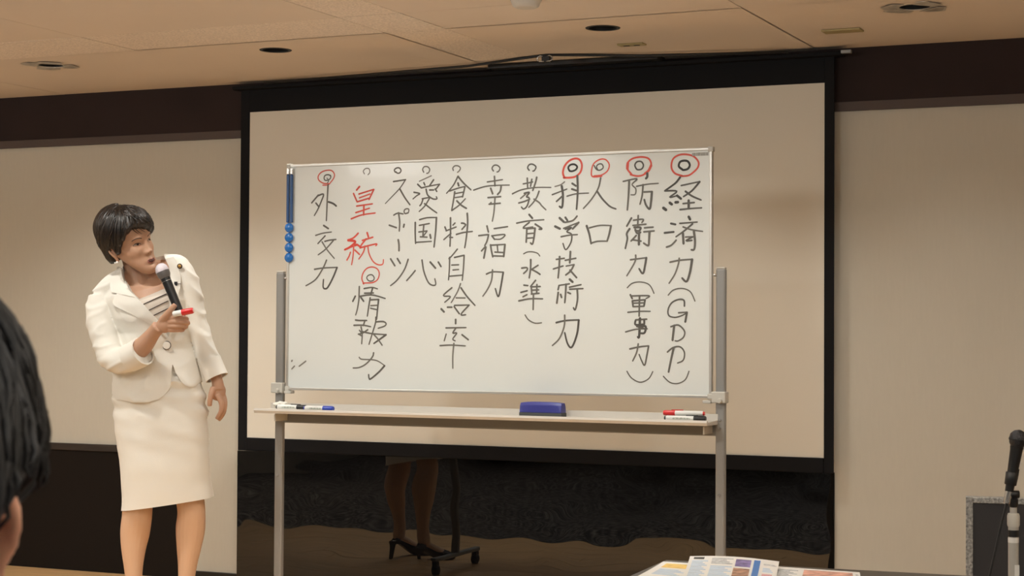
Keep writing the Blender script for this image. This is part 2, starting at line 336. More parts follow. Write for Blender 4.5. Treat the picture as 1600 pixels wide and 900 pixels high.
# handwriting: each sign is a flat ribbon of ink on the enamel, in half millimetres from the board's centre
WRITING = """ring|r|47 3 -1434,755 -1482,759 -1525,785 -1532,818 -1504,849 -1456,863 -1408,860 -1381,831 -1386,799 -1412,768 -1439,745 -1489,744
ring|k|47 3 -1413,814 -1434,827 -1466,823 -1477,802 -1466,783 -1434,785 -1415,803 -1418,823;39 4 -1450,801 -1434,778 -1446,761
letter|k|64 3 -1529,665 -1561,633 -1592,602;64 3 -1534,659 -1481,670 -1501,613 -1533,549 -1565,499;64 3 -1552,601 -1522,568;69 4 -1439,745 -1445,630 -1452,455;73 2 -1434,607 -1390,592 -1360,571
letter|k|69 3 -1478,417 -1432,390;56 4 -1552,337 -1483,354 -1403,362;56 3 -1461,333 -1493,304 -1530,270;56 3 -1466,287 -1419,296 -1360,301;60 4 -1381,297 -1455,225 -1526,179;60 5 -1491,285 -1444,220 -1375,148
letter|k|64 4 -1560,62 -1470,72 -1348,75;73 2 -1348,75 -1384,-4 -1431,-82 -1457,-97 -1477,-82 -1474,-22;64 4 -1447,136 -1480,70 -1549,-21 -1639,-71
ring|k|39 6 -1102,822 -1113,845 -1092,865 -1061,862 -1053,834 -1071,814
letter|r|73 2 -1146,723 -1174,694;64 2 -1202,669 -1168,600;64 2 -1153,662 -1015,696;64 2 -1015,696 -1059,615;56 3 -1148,631 -1049,660;64 2 -1166,600 -1054,627;64 2 -1173,566 -1027,580;64 2 -1180,513 -1053,546;73 2 -1105,571 -1107,493;64 2 -1222,464 -1125,493 -1001,506
letter|r|69 2 -1155,348 -1197,312 -1249,293;97 1 -1249,293 -1181,280 -1228,239 -1278,217;90 1 -1228,239 -1165,256;60 3 -1196,250 -1201,168 -1214,95;60 3 -1225,196 -1238,164 -1258,132;64 3 -1186,213 -1141,176;73 2 -1074,351 -1061,314;64 3 -1118,288 -1020,313;64 2 -1082,301 -1123,256 -1139,229;64 2 -1139,229 -993,258 -993,244;75 1 -1165,256 -1128,233;64 3 -1092,244 -1107,194 -1148,140;56 3 -1066,248 -1055,184 -1018,120 -971,92 -930,96 -923,132
ring|k|56 4 -821,826 -830,845 -809,860 -783,858 -770,838 -782,820 -803,819 -816,830
ring|r|47 2 -1105,-52 -1119,-16 -1106,30 -1069,66 -1018,74 -976,56 -960,19 -975,-26 -1017,-49 -1079,-53 -1108,-54 -1100,-62
ring|k|43 3 -1058,-35 -1074,-12 -1059,8 -1027,12 -1007,-8 -1011,-30 -1037,-39 -1060,-33
letter|k|64 4 -1141,-80 -1143,-143 -1145,-189 -1158,-262 -1173,-309;69 3 -1177,-157 -1201,-200;69 3 -1128,-166 -1100,-200;60 4 -1099,-98 -1027,-89 -975,-101;60 4 -1094,-135 -1011,-133;69 3 -1018,-91 -1036,-144;64 4 -1140,-160 -1026,-149 -904,-178;64 3 -1041,-171 -1054,-244 -1066,-319;64 4 -1038,-188 -964,-185;73 3 -964,-185 -973,-262 -981,-344;52 4 -1036,-235 -968,-231;52 4 -1038,-255 -978,-267
letter|k|64 4 -1175,-349 -1139,-353 -1071,-353;64 4 -1087,-353 -1102,-394;64 4 -1189,-392 -1102,-391 -1034,-403;64 4 -1123,-403 -1112,-462 -1116,-540;56 4 -1138,-431 -1117,-453;60 4 -1060,-426 -1107,-453 -1148,-463;56 4 -1143,-463 -1117,-476;64 4 -988,-326 -991,-371 -1018,-453 -1049,-544;64 4 -988,-364 -921,-362 -895,-378 -910,-398 -967,-415;64 4 -1112,-442 -1023,-458 -894,-466;77 3 -894,-466 -951,-503 -1004,-536;64 5 -1013,-458 -971,-498 -929,-550
letter|k|64 5 -1006,-610 -1017,-644 -1073,-699 -1135,-729 -1193,-734;52 5 -1138,-647 -1115,-663 -1022,-666 -965,-677 -905,-712;73 3 -905,-712 -959,-765 -1031,-819 -1046,-812 -1050,-785
smudge|k|64 7 -1763,-678 -1768,-687;52 7 -1740,-724 -1767,-749;56 7 -1633,-683 -1697,-726
letter|k|56 4 -839,752 -727,764;47 4 -729,764 -779,698 -851,632 -910,579;69 4 -779,691 -733,620 -688,564
letter|k|56 4 -834,484 -798,499 -747,492;73 5 -790,503 -779,431 -782,357;64 4 -874,406 -807,384;73 4 -738,410 -744,387;56 4 -701,501 -732,495 -739,518 -722,532 -698,528 -701,501
letter|k|77 5 -791,289 -784,250 -783,200
letter|k|69 4 -859,138 -819,81;69 4 -798,140 -770,99;64 4 -700,132 -734,49 -797,-31 -857,-76
letter|k|60 4 -636,42 -664,11 -713,-38;64 4 -577,125 -560,35 -524,-46 -490,-74 -455,-71 -462,-25;73 4 -505,108 -456,58;69 4 -433,107 -408,70
ring|k|47 5 -566,817 -577,840 -562,861 -531,859 -514,838 -524,813 -541,808
letter|k|43 7 -498,788 -606,747;60 4 -566,736 -555,714;64 4 -478,756 -515,708;64 4 -621,725 -586,694;60 4 -586,694 -525,705 -425,719;60 4 -425,719 -459,679;60 4 -654,662 -601,650 -626,635 -661,609;64 4 -545,684 -530,636 -484,605 -449,604 -454,621;60 4 -515,676 -475,675;60 4 -465,684 -449,661;60 4 -570,610 -585,570 -600,553;56 4 -580,608 -509,618;60 4 -509,618 -554,552 -605,508;64 4 -559,570 -494,523 -448,493
letter|k|73 4 -639,423 -639,338 -635,256;60 4 -602,443 -533,457 -451,457;77 4 -451,457 -457,352 -471,225;60 4 -635,264 -494,270;56 4 -604,398 -513,411;64 4 -563,399 -571,309;56 4 -608,346 -533,353;52 4 -535,349 -568,311;56 4 -595,308 -532,304;77 4 -507,324 -500,294
ring|k|47 5 -305,822 -310,842 -291,859 -261,856 -244,838 -256,816 -270,807
letter|k|60 4 -265,776 -305,706 -364,645;69 4 -265,776 -215,721 -151,666;73 3 -265,724 -257,700;60 4 -339,662 -265,682 -203,694;69 4 -292,656 -304,581 -318,510;64 4 -203,692 -224,612;52 4 -289,641 -220,650;52 4 -289,609 -224,616;60 4 -318,508 -254,548 -199,598;69 4 -274,584 -234,548 -189,522
letter|k|73 4 -328,452 -327,331 -331,229;64 4 -377,382 -364,354;56 4 -287,411 -307,393;56 4 -367,350 -277,379;56 4 -322,331 -386,281;56 4 -337,300 -307,297;64 4 -233,408 -213,406 -193,395;64 4 -195,391 -228,358;64 4 -277,320 -213,334 -136,341;73 4 -182,484 -178,400 -190,284 -202,215
letter|k|56 4 -265,206 -312,155 -340,131;64 4 -333,143 -335,45 -342,-35;60 4 -292,140 -207,156;64 4 -207,156 -212,56 -222,-40;52 4 -316,81 -253,83;52 4 -305,42 -253,46;56 4 -339,-7 -222,1
letter|k|60 4 -311,-96 -386,-157 -324,-166 -374,-210;77 4 -405,-261 -378,-286;64 4 -351,-249 -309,-249;56 5 -236,-64 -262,-127 -317,-213;69 4 -233,-97 -181,-164 -110,-235;52 5 -276,-176 -194,-177;60 4 -289,-235 -160,-232;64 4 -292,-243 -245,-301;64 4 -160,-232 -231,-305 -190,-308
letter|k|73 4 -277,-344 -277,-378;60 4 -363,-411 -186,-408;60 4 -274,-411 -301,-451 -267,-451 -301,-497 -280,-512;52 5 -359,-458 -376,-513;64 4 -222,-463 -165,-503;60 5 -413,-550 -314,-545 -191,-551;64 5 -291,-531 -300,-628 -299,-726
ring|k|52 4 43,806 30,828 47,850 76,849 98,828 88,804 72,798
letter|k|64 4 51,766 56,690;56 4 -11,723 121,737;56 4 -128,663 -30,688 68,694 179,693;73 4 19,674 37,629;69 4 109,689 102,649 78,623;60 4 -5,601 107,606;64 5 57,602 54,553 48,483 35,417;60 4 5,550 69,553 103,555;56 4 25,563 10,550
letter|k|69 4 -11,382 2,333;60 4 -82,307 4,314;64 4 4,314 -10,263 -29,228;64 4 -57,187 -24,220;73 4 -19,218 -36,131;56 4 50,359 167,372;64 4 31,305 56,275;56 4 36,304 143,311 109,278 60,277;69 4 21,235 29,187 41,140;60 4 21,231 147,235;77 4 144,235 139,186 134,141;56 4 78,232 84,177;56 4 57,177 137,172;56 4 41,148 134,144
letter|k|64 4 -14,7 41,24 131,20;73 3 131,20 113,-81 97,-155 84,-162 64,-106;64 5 39,40 31,-41 -2,-110 -43,-164
ring|k|56 3 347,801 333,822 347,845 376,847 403,826 391,800 376,794
letter|k|64 4 330,743 334,668;56 4 295,698 377,711;69 4 410,747 401,710 377,645;64 4 369,733 358,677;56 4 204,624 281,653 396,667 529,664;69 3 305,625 348,631 325,599 347,587 330,528 301,505 282,521;56 5 320,621 274,587;60 4 258,552 310,564 353,580;64 4 430,639 411,592 378,549 344,517;64 5 387,579 430,552 454,525 488,494
letter|k|77 3 347,462 376,431;60 4 242,397 340,412 472,418;64 4 350,401 297,358 379,365;69 4 398,387 455,350 431,347;69 4 329,351 324,248;60 4 329,351 398,356;77 4 398,356 389,282 377,234 360,243;56 4 331,314 387,317;56 4 329,279 379,282
bracket|k|43 4 302,159 334,173 377,174 420,162 439,140
letter|k|77 4 363,115 362,45 351,-26;64 4 286,50 329,53 333,35 303,8;60 4 426,71 372,40;64 4 369,40 410,20 442,0
letter|k|60 4 305,-81 341,-85;60 4 280,-137 336,-124;60 4 298,-171 334,-154;60 4 405,-44 362,-93;64 4 368,-88 373,-147;56 4 373,-95 445,-92;64 4 416,-76 414,-147;56 4 373,-120 432,-118;60 4 368,-150 435,-144;64 4 263,-202 358,-186 465,-187;64 5 387,-152 385,-270
bracket|k|47 5 317,-309 348,-348 402,-373 457,-370
ring|r|73 2 642,733 628,773 642,824 679,862 726,878 764,868 784,828 774,776 736,743 689,734 633,736
ring|k|69 0 684,784 672,810 689,831 722,834 745,816 736,795 708,783 684,784
letter|k|47 6 643,704 610,682 562,670;56 4 539,608 662,648;90 2 619,673 629,599 623,512 601,517;64 3 629,599 575,555;73 3 704,690 737,669;73 3 701,647 741,634;56 4 662,593 737,609 840,612;86 3 747,747 751,630 742,492
letter|k|86 3 601,430 639,397;77 3 649,433 668,407;64 4 747,440 710,406 644,394;86 3 564,366 607,346;60 4 635,348 761,392;73 4 761,392 710,343;64 3 649,342 701,354 663,324 701,302 697,242 655,186 631,234;60 4 614,285 682,296 750,299
letter|k|77 4 604,135 600,52 592,-28;60 4 575,113 644,121;60 4 551,40 634,63;77 4 693,172 688,85;60 4 649,105 739,120;52 4 657,61 723,72;69 4 723,72 697,26 655,-7;69 4 689,31 745,-28
letter|k|56 4 687,-74 603,-85;64 4 600,-85 592,-119;73 4 594,-138 582,-221;77 4 658,-76 654,-153 648,-217;73 4 613,-153 622,-178;64 4 672,-139 696,-149;86 3 687,-39 713,-61;60 4 685,-100 782,-81;60 4 687,-115 798,-111;73 4 750,-117 753,-193 735,-270 720,-256
letter|k|69 3 577,-369 657,-353 764,-348;77 2 764,-348 750,-455 708,-554 673,-528 649,-445;64 5 648,-311 644,-397 605,-489 547,-543
ring|r|52 3 948,737 874,735 862,772 879,831 928,863 977,861 1007,822 994,777 958,751 919,738;86 2 943,739 884,737
ring|k|47 3 884,820 904,789 933,783 958,801 948,827 923,829 904,812 914,786
letter|k|64 4 938,724 919,647 865,566 798,496;73 3 909,624 954,563 1013,507 1062,486
letter|k|86 3 825,365 847,301 862,229;60 4 847,348 935,365 1025,361;82 4 1023,361 1009,298 992,245;64 4 862,232 916,245 992,245
ring|r|64 2 1187,743 1153,785 1156,830 1196,861 1264,870 1321,856 1343,814 1326,770 1283,737 1235,728 1177,741;99 2 1153,785 1157,830;90 2 1343,805 1322,766 1293,744
ring|k|56 2 1225,782 1213,810 1230,835 1264,835 1281,808 1269,781 1240,775 1225,782
letter|k|56 4 1119,691 1230,708 1192,667 1221,633 1216,592 1183,589;77 4 1168,698 1163,585 1154,476;86 2 1312,748 1312,721 1301,707;56 4 1226,651 1312,664 1400,668;69 4 1279,663 1272,582 1255,517;64 4 1286,607 1349,608;86 3 1349,608 1343,535 1332,479 1303,509 1289,550
letter|k|69 3 1188,416 1150,354;77 3 1174,335 1150,299 1155,259 1139,188;64 4 1241,433 1237,357;60 4 1203,398 1280,403 1270,378;60 4 1198,359 1304,366;73 3 1208,344 1261,342 1248,318 1217,321;73 3 1217,330 1232,301 1261,306;64 4 1227,284 1184,242;60 4 1198,251 1266,240;86 3 1248,298 1247,214;60 4 1290,339 1361,343;60 4 1285,309 1369,315;82 4 1331,309 1328,246 1322,206 1285,225
letter|k|60 4 1179,102 1307,116;82 3 1307,116 1297,59 1280,-2 1250,34;64 5 1222,137 1216,86 1152,-18
bracket|k|43 4 1155,-108 1196,-74 1264,-65 1332,-87 1369,-151
letter|k|69 3 1180,-159 1196,-189;60 4 1183,-169 1329,-168 1305,-189;69 3 1197,-204 1203,-249;60 3 1197,-205 1298,-198;69 3 1298,-198 1289,-246;56 4 1203,-223 1289,-221;60 4 1203,-249 1289,-246;56 4 1160,-291 1251,-284 1339,-284;73 4 1254,-170 1251,-320
letter|k|64 4 1222,-348 1312,-342;95 2 1258,-335 1252,-469 1241,-475;73 2 1222,-354 1224,-384 1292,-380;73 2 1292,-351 1292,-380;56 4 1143,-438 1225,-418 1317,-414;86 2 1258,-399 1303,-396 1295,-443 1265,-447;64 3 1231,-395 1306,-418
letter|k|64 4 1177,-565 1252,-549 1327,-541;64 4 1327,-541 1313,-615 1296,-685 1273,-653 1252,-605;64 5 1245,-526 1232,-590 1201,-654
bracket|k|43 4 1155,-731 1192,-781 1260,-812 1327,-786 1361,-731
ring|r|64 2 1588,718 1531,738 1503,782 1512,840 1550,870 1606,877 1672,861 1712,819 1710,779 1677,744 1635,719 1579,716
ring|k|77 0 1588,765 1561,789 1569,820 1597,830 1630,824 1646,795 1630,768 1597,761 1588,765
letter|k|77 1 1571,708 1532,664 1451,611;64 2 1451,611 1546,605 1489,562 1546,572;86 1 1546,574 1579,548;103 1 1439,485 1462,468;95 1 1489,522 1508,508;95 1 1534,523 1556,524;60 3 1579,646 1724,671;73 2 1724,671 1664,606 1598,564;73 2 1612,603 1664,566 1734,535;86 2 1638,536 1638,473;60 3 1593,512 1683,518;64 3 1570,468 1655,474 1739,477
letter|k|90 1 1638,415 1650,392;73 2 1499,367 1537,359;73 2 1449,298 1523,304;64 4 1465,192 1505,207 1542,243;60 3 1568,366 1705,373;69 3 1669,361 1608,313 1540,268;60 4 1594,340 1655,319 1747,303;86 3 1594,293 1599,215;86 4 1679,307 1688,231 1682,173 1660,169;56 4 1613,264 1672,265;60 3 1672,265 1618,237 1665,239
letter|k|64 4 1493,80 1573,94 1666,99;90 3 1666,99 1650,5 1624,-64 1589,-39;64 5 1566,109 1560,69 1533,-7 1487,-76
bracket|k|43 4 1480,-165 1520,-127 1587,-115 1653,-140 1689,-210
letter|k|60 3 1607,-247 1603,-203 1560,-197 1507,-222 1480,-272 1487,-316 1534,-329 1587,-316 1627,-295;56 4 1561,-295 1627,-291;77 3 1627,-291 1614,-363
letter|k|82 4 1528,-388 1515,-499;60 4 1501,-398 1561,-386 1608,-430 1601,-474 1561,-502 1535,-502
letter|k|82 4 1524,-556 1502,-651 1485,-733;60 4 1475,-586 1521,-552 1575,-547 1608,-587 1599,-644 1555,-666
bracket|k|43 4 1444,-765 1495,-809 1556,-817 1615,-788 1644,-725"""
def ribbon(vs, fs, pts, w, off, taper):
    P = [Vector((a, b)) for a, b in crom(pts, 5)] if len(pts) > 2 else [Vector(pts[0])+(Vector(pts[1])-Vector(pts[0]))*k/3 for k in range(4)]
    n = len(P)
    base = len(vs); h = w/2
    # round ends
    d0 = (P[1]-P[0]).normalized(); d1 = (P[-1]-P[-2]).normalized()
    P = [P[0]-d0*h*.8]+P+[P[-1]+d1*h*.8]
    for i, p in enumerate(P):
        a = P[max(i-1, 0)]; b = P[min(i+1, len(P)-1)]; t = (b-a).normalized(); q = Vector((-t.y, t.x))
        f = i/(len(P)-1)
        ww = h*(1.12-taper*f*.5)
        if i in (0, len(P)-1): ww *= .45
        vs.append((p.x+q.x*ww, -off, p.y+q.y*ww)); vs.append((p.x-q.x*ww, -off, p.y-q.y*ww))
    for i in range(len(P)-1):
        k = base+2*i; fs.append((k, k+2, k+3, k+1))
n_s = 0
for line in WRITING.split('\n'):
    nm, ink, its = line.split('|')
    vs, fs, mi, mats = [], [], [], []
    for it in its.split(';'):
        f = it.split(); wd = int(f[0])/1e4; tone = min(7, int(f[1])); pts = [tuple(int(c)/2000 for c in a.split(',')) for a in f[2:]]
        n_s += 1; nf = len(fs)
        L = sum((Vector(b)-Vector(a)).length for a, b in zip(pts, pts[1:]))
        ribbon(vs, fs, pts, wd, .0002+.000004*(n_s % 60), .55 if L > .06 and nm == 'letter' else .15)
        mm = m_ink[ink+str(tone)]
        if mm not in mats: mats.append(mm)
        mi += [mats.index(mm)]*(len(fs)-nf)
    me = bpy.data.meshes.new(nm); me.from_pydata(vs, [], fs)
    for mm in mats: me.materials.append(mm)
    me.polygons.foreach_set('material_index', mi); me.update()
    o = bpy.data.objects.new({'letter': 'written_letter', 'ring': 'drawn_ring', 'bracket': 'written_bracket', 'smudge': 'ink_smudge'}[nm], me)
    COL.objects.link(o); o.parent = panel
    if ink == 'r': o['label'] = 'red ink'

# the stand
def W(x, y, z): return (x+WBI.x, y+WBI.y, z)
def rpost(x, w_, d_, name, y=6.352):
    z1 = 1.43
    p = box(name, W(x-w_, y-d_, .085), W(x+w_, y+d_, z1), m_leg, wb, .008, 3)
    return p
for s, x in ((-1, -3.908), (1, -2.027)):
    p = rpost(x, .0185, .0125, 'post')
    box('post_cap', W(x-.017, 6.341, 1.428), W(x+.017, 6.363, 1.434), m_plastic, p, .002)
    # pivot pin between the board and the post
    xi = -2.967+s*.912
    tube('pivot_pin', [W(x-s*.016, 6.35, 1.405), W(xi, 6.35, 1.405)], .005, m_silver, wb, 8)
    # clamp that holds the lower edge of the board
    c = box('clamp', W(x-.030, 6.325, .936), W(x+.024, 6.372, .978), m_plastic, wb, .004)
    box('clamp_lip', W(x-s*.048-.016, 6.327, .934), W(x-s*.048+.016, 6.36, .946), m_plastic, c, .003)
    tube('clamp_knob', [W(x+.004, 6.327, .945), W(x+.004, 6.312, .945)], [.011, .008], m_plastic, c, 10)
    # foot with two castors
    f_ = box('foot', W(x-.018, 6.352-.27, .07), W(x+.018, 6.352+.27, .092), m_leg, wb, .006)
    for e in (-1, 1):
        yy = 6.352+e*.245
        fk = box('castor_fork', W(x-.014, yy-.02, .035), W(x+.014, yy+.02, .07), m_black, wb, .004)
        bm = bmesh.new(); mt = Matrix.Translation(W(x, yy, .025)) @ Matrix.Rotation(PI/2, 4, 'Y')
        add_lathe(bm, [(.018, -.018), (.025, -.014), (.025, .014), (.018, .018)], 20, mt)
        from_bm('castor_wheel', bm, m_black, fk, True)
    for zz in (.845, .875, .60):
        tube('bolt', [W(x, 6.339, zz), W(x, 6.333, zz)], .005, m_silver, p, 8)
# bars that join the two posts
box('cross_bar', W(-3.895, 6.345, .815), W(-2.04, 6.365, .866), mat('dark grey steel bar', (.20, .205, .21), .45, .2), wb, .004)
# the pen tray: a shallow channel with a raised back lip and a thick front lip
prof = [(6.215, .858), (6.345, .858), (6.345, .896), (6.338, .896), (6.338, .873), (6.225, .870), (6.221, .877), (6.212, .877), (6.210, .869)]
bm = bmesh.new()
A = [bm.verts.new(W(-3.945, y, z)) for y, z in prof]; B = [bm.verts.new(W(-2.035, y, z)) for y, z in prof]
for i in range(len(prof)):
    bm.faces.new((A[i], A[(i+1) % len(prof)], B[(i+1) % len(prof)], B[i]))
bm.faces.new(A[::-1]); bm.faces.new(B)
from_bm('pen_tray', bm, m_tray, wb)
for x in (-3.87, -2.06):
    box('tray_bracket', W(x-.003, 6.25, .825), W(x+.003, 6.345, .853), m_plastic, wb, .001)

# ------------------------------------------------------------------ things on the board and in the tray
def onboard(o, u, v, y=0):
    m_ = MB.copy(); m_.translation = m_.translation - WBI
    o.matrix_world = m_ @ Matrix.Translation((u, y, v)); return o
for i, (u, lb) in enumerate(((-.9035, 'left one of the two navy blue magnetic strips on the board edge'), (-.8865, 'right one of the two navy blue magnetic strips, nearer the writing'))):
    t = thing('magnetic_strip', lb, 'magnet', group='navy magnetic strips on the board')
    box('strip_body', (-.0065, -.012, -.098), (.0065, -.0045, .098), m_blue_bar, t, .003)
    tag(box('strip_end', (-.0065, -.0125, .098), (.0065, -.0045, .125), m_silver, t, .003), 'silver tip')
    onboard(t, u, .321)
for i, (v, lb) in enumerate(((.202, 'bright blue round magnet, topmost of the four under the navy strips'), (.1615, 'bright blue round magnet, second from the top of the four on the board edge'),
                             (.1205, 'bright blue round magnet, third from the top of the four on the board edge'), (.0795, 'bright blue round magnet, lowest of the four on the board edge'))):
    o = lathe('round_magnet', [(.0185, 0), (.0195, .004), (.017, .009), (.010, .0125), (.002, .0135)], m_blue, None, 28, Matrix.Rotation(PI/2, 4, 'X'))
    onboard(o, -.897, v, -.0045); tag(o, lb, 'magnet', 'round blue magnets on the board')

def marker(label, loc, rz, body, cap, length=.135, r=.0095, group='whiteboard markers in the tray', clip=True, tilt=0, capcol='cap'):
    t = thing('whiteboard_marker', label, 'marker pen', loc, rz, group)
    X = Matrix.Rotation(PI/2, 4, 'Y')
    lathe('barrel', [(r*.8, -length/2), (r, -length/2+.004), (r, length/2-.045)], body, t, 20, X)
    lathe('cap', [(r*1.06, length/2-.045), (r*1.08, length/2-.006), (r*.9, length/2)], cap, t, 20, X)
    lathe('end_plug', [(r*.7, -length/2-.006), (r*.8, -length/2)], cap, t, 16, X)
    if clip: box('clip', (length/2-.075, -.002, r), (length/2-.03, .002, r+.003), cap, t, .0008)
    box('printed_label', (-length*.32, -r-.0002, -.003), (length*.12, -r+.002, .003), m_print, t)
    t.rotation_euler = (tilt, 0, rz)
    return t
m_barrel = mat('white barrel', (.75, .75, .72), .35)
m_print = mat('smudged label print', (.45, .47, .42), .5, var=.6, vscale=90)
m_redcap = mat('red plastic', (.62, .02, .02), .3, coat=.3)
m_bluecap = mat('blue plastic cap', (.015, .05, .42), .3, coat=.3)
TZ = .8815
marker('white marker with blue cap lying at the left end of the tray', (-3.655, 6.236, TZ+.0005), .0, m_barrel, m_bluecap, .128, .0106, clip=False)
marker('white marker with black cap lying beside the blue capped marker', (-3.787, 6.250, TZ+.0015), .03, m_barrel, m_black, .135, .0104)
o = thing('eraser_block', 'blue and grey whiteboard eraser standing on the tray', 'eraser', (-2.705, 6.275, .872))
box('felt_pad', (-.087, -.026, 0), (.087, .026, .016), m_plate_d := mat('dark grey felt', (.07, .075, .075), .9, bump=.5, bscale=200), o, .002)
bm = bmesh.new()
pr = [(-.026, .016), (.026, .016), (.026, .045), (.018, .056), (-.018, .056), (-.026, .045)]
n = 14; rows = []
for i in range(n+1):
    x = -.085+.17*i/n; k = 1-.10*abs(2*i/n-1)**4
    sc_ = .82+.18*math.sin(PI*i/n)**.5
    rows.append([bm.verts.new((x, y*(sc_ if z > .03 else 1), .016+(z-.016)*k)) for y, z in pr])
for a, b in zip(rows, rows[1:]):
    for j in range(6): bm.faces.new((a[j], a[(j+1) % 6], b[(j+1) % 6], b[j]))
bm.faces.new(rows[0][::-1]); bm.faces.new(rows[-1])
bmesh.ops.bevel(bm, geom=list(bm.edges), offset=.0015, segments=1, affect='EDGES')
from_bm('grip', bm, mat('royal blue plastic', (.04, .045, .26), .4), o)
marker('white marker with red cap lying on top of the others at the right tray end', (-2.14, 6.258, TZ+.0185), PI+.03, m_barrel, m_redcap, .15, .0095)
marker('white marker with black cap lying at the right end of the tray, front one', (-2.125, 6.243, TZ+.0005), .05, m_barrel, m_black, .15, .0095)
marker('white marker with black cap at the right tray end, under the red capped one', (-2.128, 6.269, TZ+.0005), -.02, m_barrel, m_black, .14, .009)
# crumpled tissue at the left end
bm = bmesh.new(); bmesh.ops.create_icosphere(bm, subdivisions=4, radius=.028)
from mathutils import noise
for v in bm.verts:
    k = 1+.35*noise.noise(v.co*55)+.18*noise.noise(v.co*140)
    v.co = Vector((v.co.x*1.25*k, v.co.y*.8*k, max(-.012, v.co.z*.55*k)))
o = from_bm('crumpled_tissue', bm, mat('white tissue', (.72, .69, .62), .9), None, True)
o.location = (-3.868, 6.30, .8870); tag(o, 'crumpled white tissue at the far left end of the pen tray', 'tissue')

# ------------------------------------------------------------------ ceiling things
m_can = mat('black lamp baffle', (.01, .009, .008), .6)
def can(x, label, petals):
    t = thing('downlight', label, 'ceiling light', (x, 6.41, CEIL), 0, 'downlights in the row over the stage')
    lathe('baffle', [(.0545, 0), (.0545, .10), (.02, .105)], m_can, t, 28, cap=False)
    lathe('trim_ring', [(.0545, .0), (.0545, -.0022), (.066, -.0026), (.068, 0)], m_can if not petals else m_foil, t, 28, cap=False)
    if petals:
        rnd = random.Random(petals)
        for k in range(4):
            a = (k+.5)*PI/2+rnd.uniform(-.2, .2); L = rnd.uniform(.055, .075)
            c, s = math.cos(a), math.sin(a)
            pts = [(.058, -.05), (.058+L*.5, -.06), (.058+L, -.02+rnd.uniform(-.02, .02)), (.058+L*.8, .045), (.058, .05)]
            bm = bmesh.new()
            lo = [bm.verts.new((p*c-q*s, p*s+q*c, -.003-rnd.uniform(0, .004))) for p, q in pts]
            hi = [bm.verts.new((v.co.x, v.co.y, v.co.z+.0015)) for v in lo]
            bm.faces.new(lo[::-1]); bm.faces.new(hi)
            for i in range(5): bm.faces.new((lo[i], lo[(i+1) % 5], hi[(i+1) % 5], hi[i]))
            from_bm('metal_flap', bm, m_foil, t)
m_foil = mat('dull metal foil', (.62, .56, .48), .35, .6, bump=1, bscale=60, var=.3, vscale=20)
can(-3.981, 'dark recessed downlight in the ceiling left of the screen middle', 0)
can(-2.522, 'dark recessed downlight in the ceiling above the whiteboard right half', 0)
can(-5.139, 'recessed ceiling light with bent metal flaps at the upper left', 11)
can(-1.334, 'recessed ceiling light with bent metal flaps at the upper right', 5)
m_yel = mat('yellowed plastic plate', (.42, .34, .16), .5)
for x, y, lx, ly, lb, gp in ((-2.554, 6.81, .11, .05, 'small yellowish plate on the ceiling right above the screen middle', 0), (-1.69, 6.80, .15, .07, 'yellowish plate on the ceiling near the right end of the screen', 0)):
    t = thing('ceiling_plate', lb, 'ceiling plate', (x, y, CEIL), 0)
    box('plate', (-lx/2, -ly/2, -.008), (lx/2, ly/2, -.0008), m_yel, t, .002)
    if lx < .12:
        for s in (-1, 1): box('slot', (s*.022-.012, -.006, -.0095), (s*.022+.012, .006, -.0078), m_black, t)
t = thing('smoke_detector', 'round pale detector on the ceiling at the top of the picture', 'smoke detector', (-2.54, 5.725, CEIL))
lathe('housing', [(.052, 0), (.054, -.012), (.046, -.03), (.040, -.034), (.036, -.036), (.03, -.036)], mat('pale plastic', (.6, .55, .48), .5), t, 32)
lathe('base_ring', [(.055, .0), (.0565, -.006), (.055, -.010)], mat('grey plastic ring', (.35, .33, .30), .5), t, 32)

# ------------------------------------------------------------------ table with papers in front of the stage
m_table = mat('dark laminate', (.035, .028, .024), .35, var=.2, vscale=8, stretch=(1, 12, 1))
tb = thing('folding_table', 'dark folding table with printed papers at the bottom of the picture', 'table', (-1.0, 4.60, HF), .07)
TT = .553-HF
box('tabletop', (-.69, -.28, TT-.028), (1.1, .298, TT), m_table, tb, .003)
for sx in (-.62, 1.02):
    for sy in (-.22, .24):
        tube('leg', [(sx, sy, 0), (sx, sy, TT-.028)], .013, m_leg, tb, 12)
    tube('leg_brace', [(sx, -.22, .12), (sx, .24, .12)], .009, m_leg, tb, 8)
tube('apron', [(-.62, .24, TT-.08), (1.02, .24, TT-.08)], .010, m_leg, tb, 8)
box('modesty_panel', (-.60, .262, TT-.30), (1.0, .268, TT-.028), m_table, tb)

m_paper = mat('white paper', (.80, .79, .77), .6)
m_pgrey = mat('print grey text', (.42, .44, .47), .6, var=.75, vscale=60, stretch=(1, 5, 1))
m_pblue = mat('print light blue', (.45, .60, .78), .6, var=.25, vscale=60, stretch=(.3, 5, 1))
m_pband = mat('print blue band', (.06, .20, .55), .5)
m_ppurp = mat('print violet photo', (.22, .17, .40), .5, var=.6, vscale=40)
m_pbrown = mat('print brown photo', (.32, .18, .12), .5, var=.8, vscale=45)
m_pyel = mat('print yellow', (.85, .58, .16), .5, var=.2, vscale=40)
m_ppink = mat('print pink text', (.75, .38, .42), .5, var=.5, vscale=80, stretch=(1, 5, 1))
m_pskin = mat('print salmon photo', (.72, .36, .28), .5, var=.5, vscale=30)

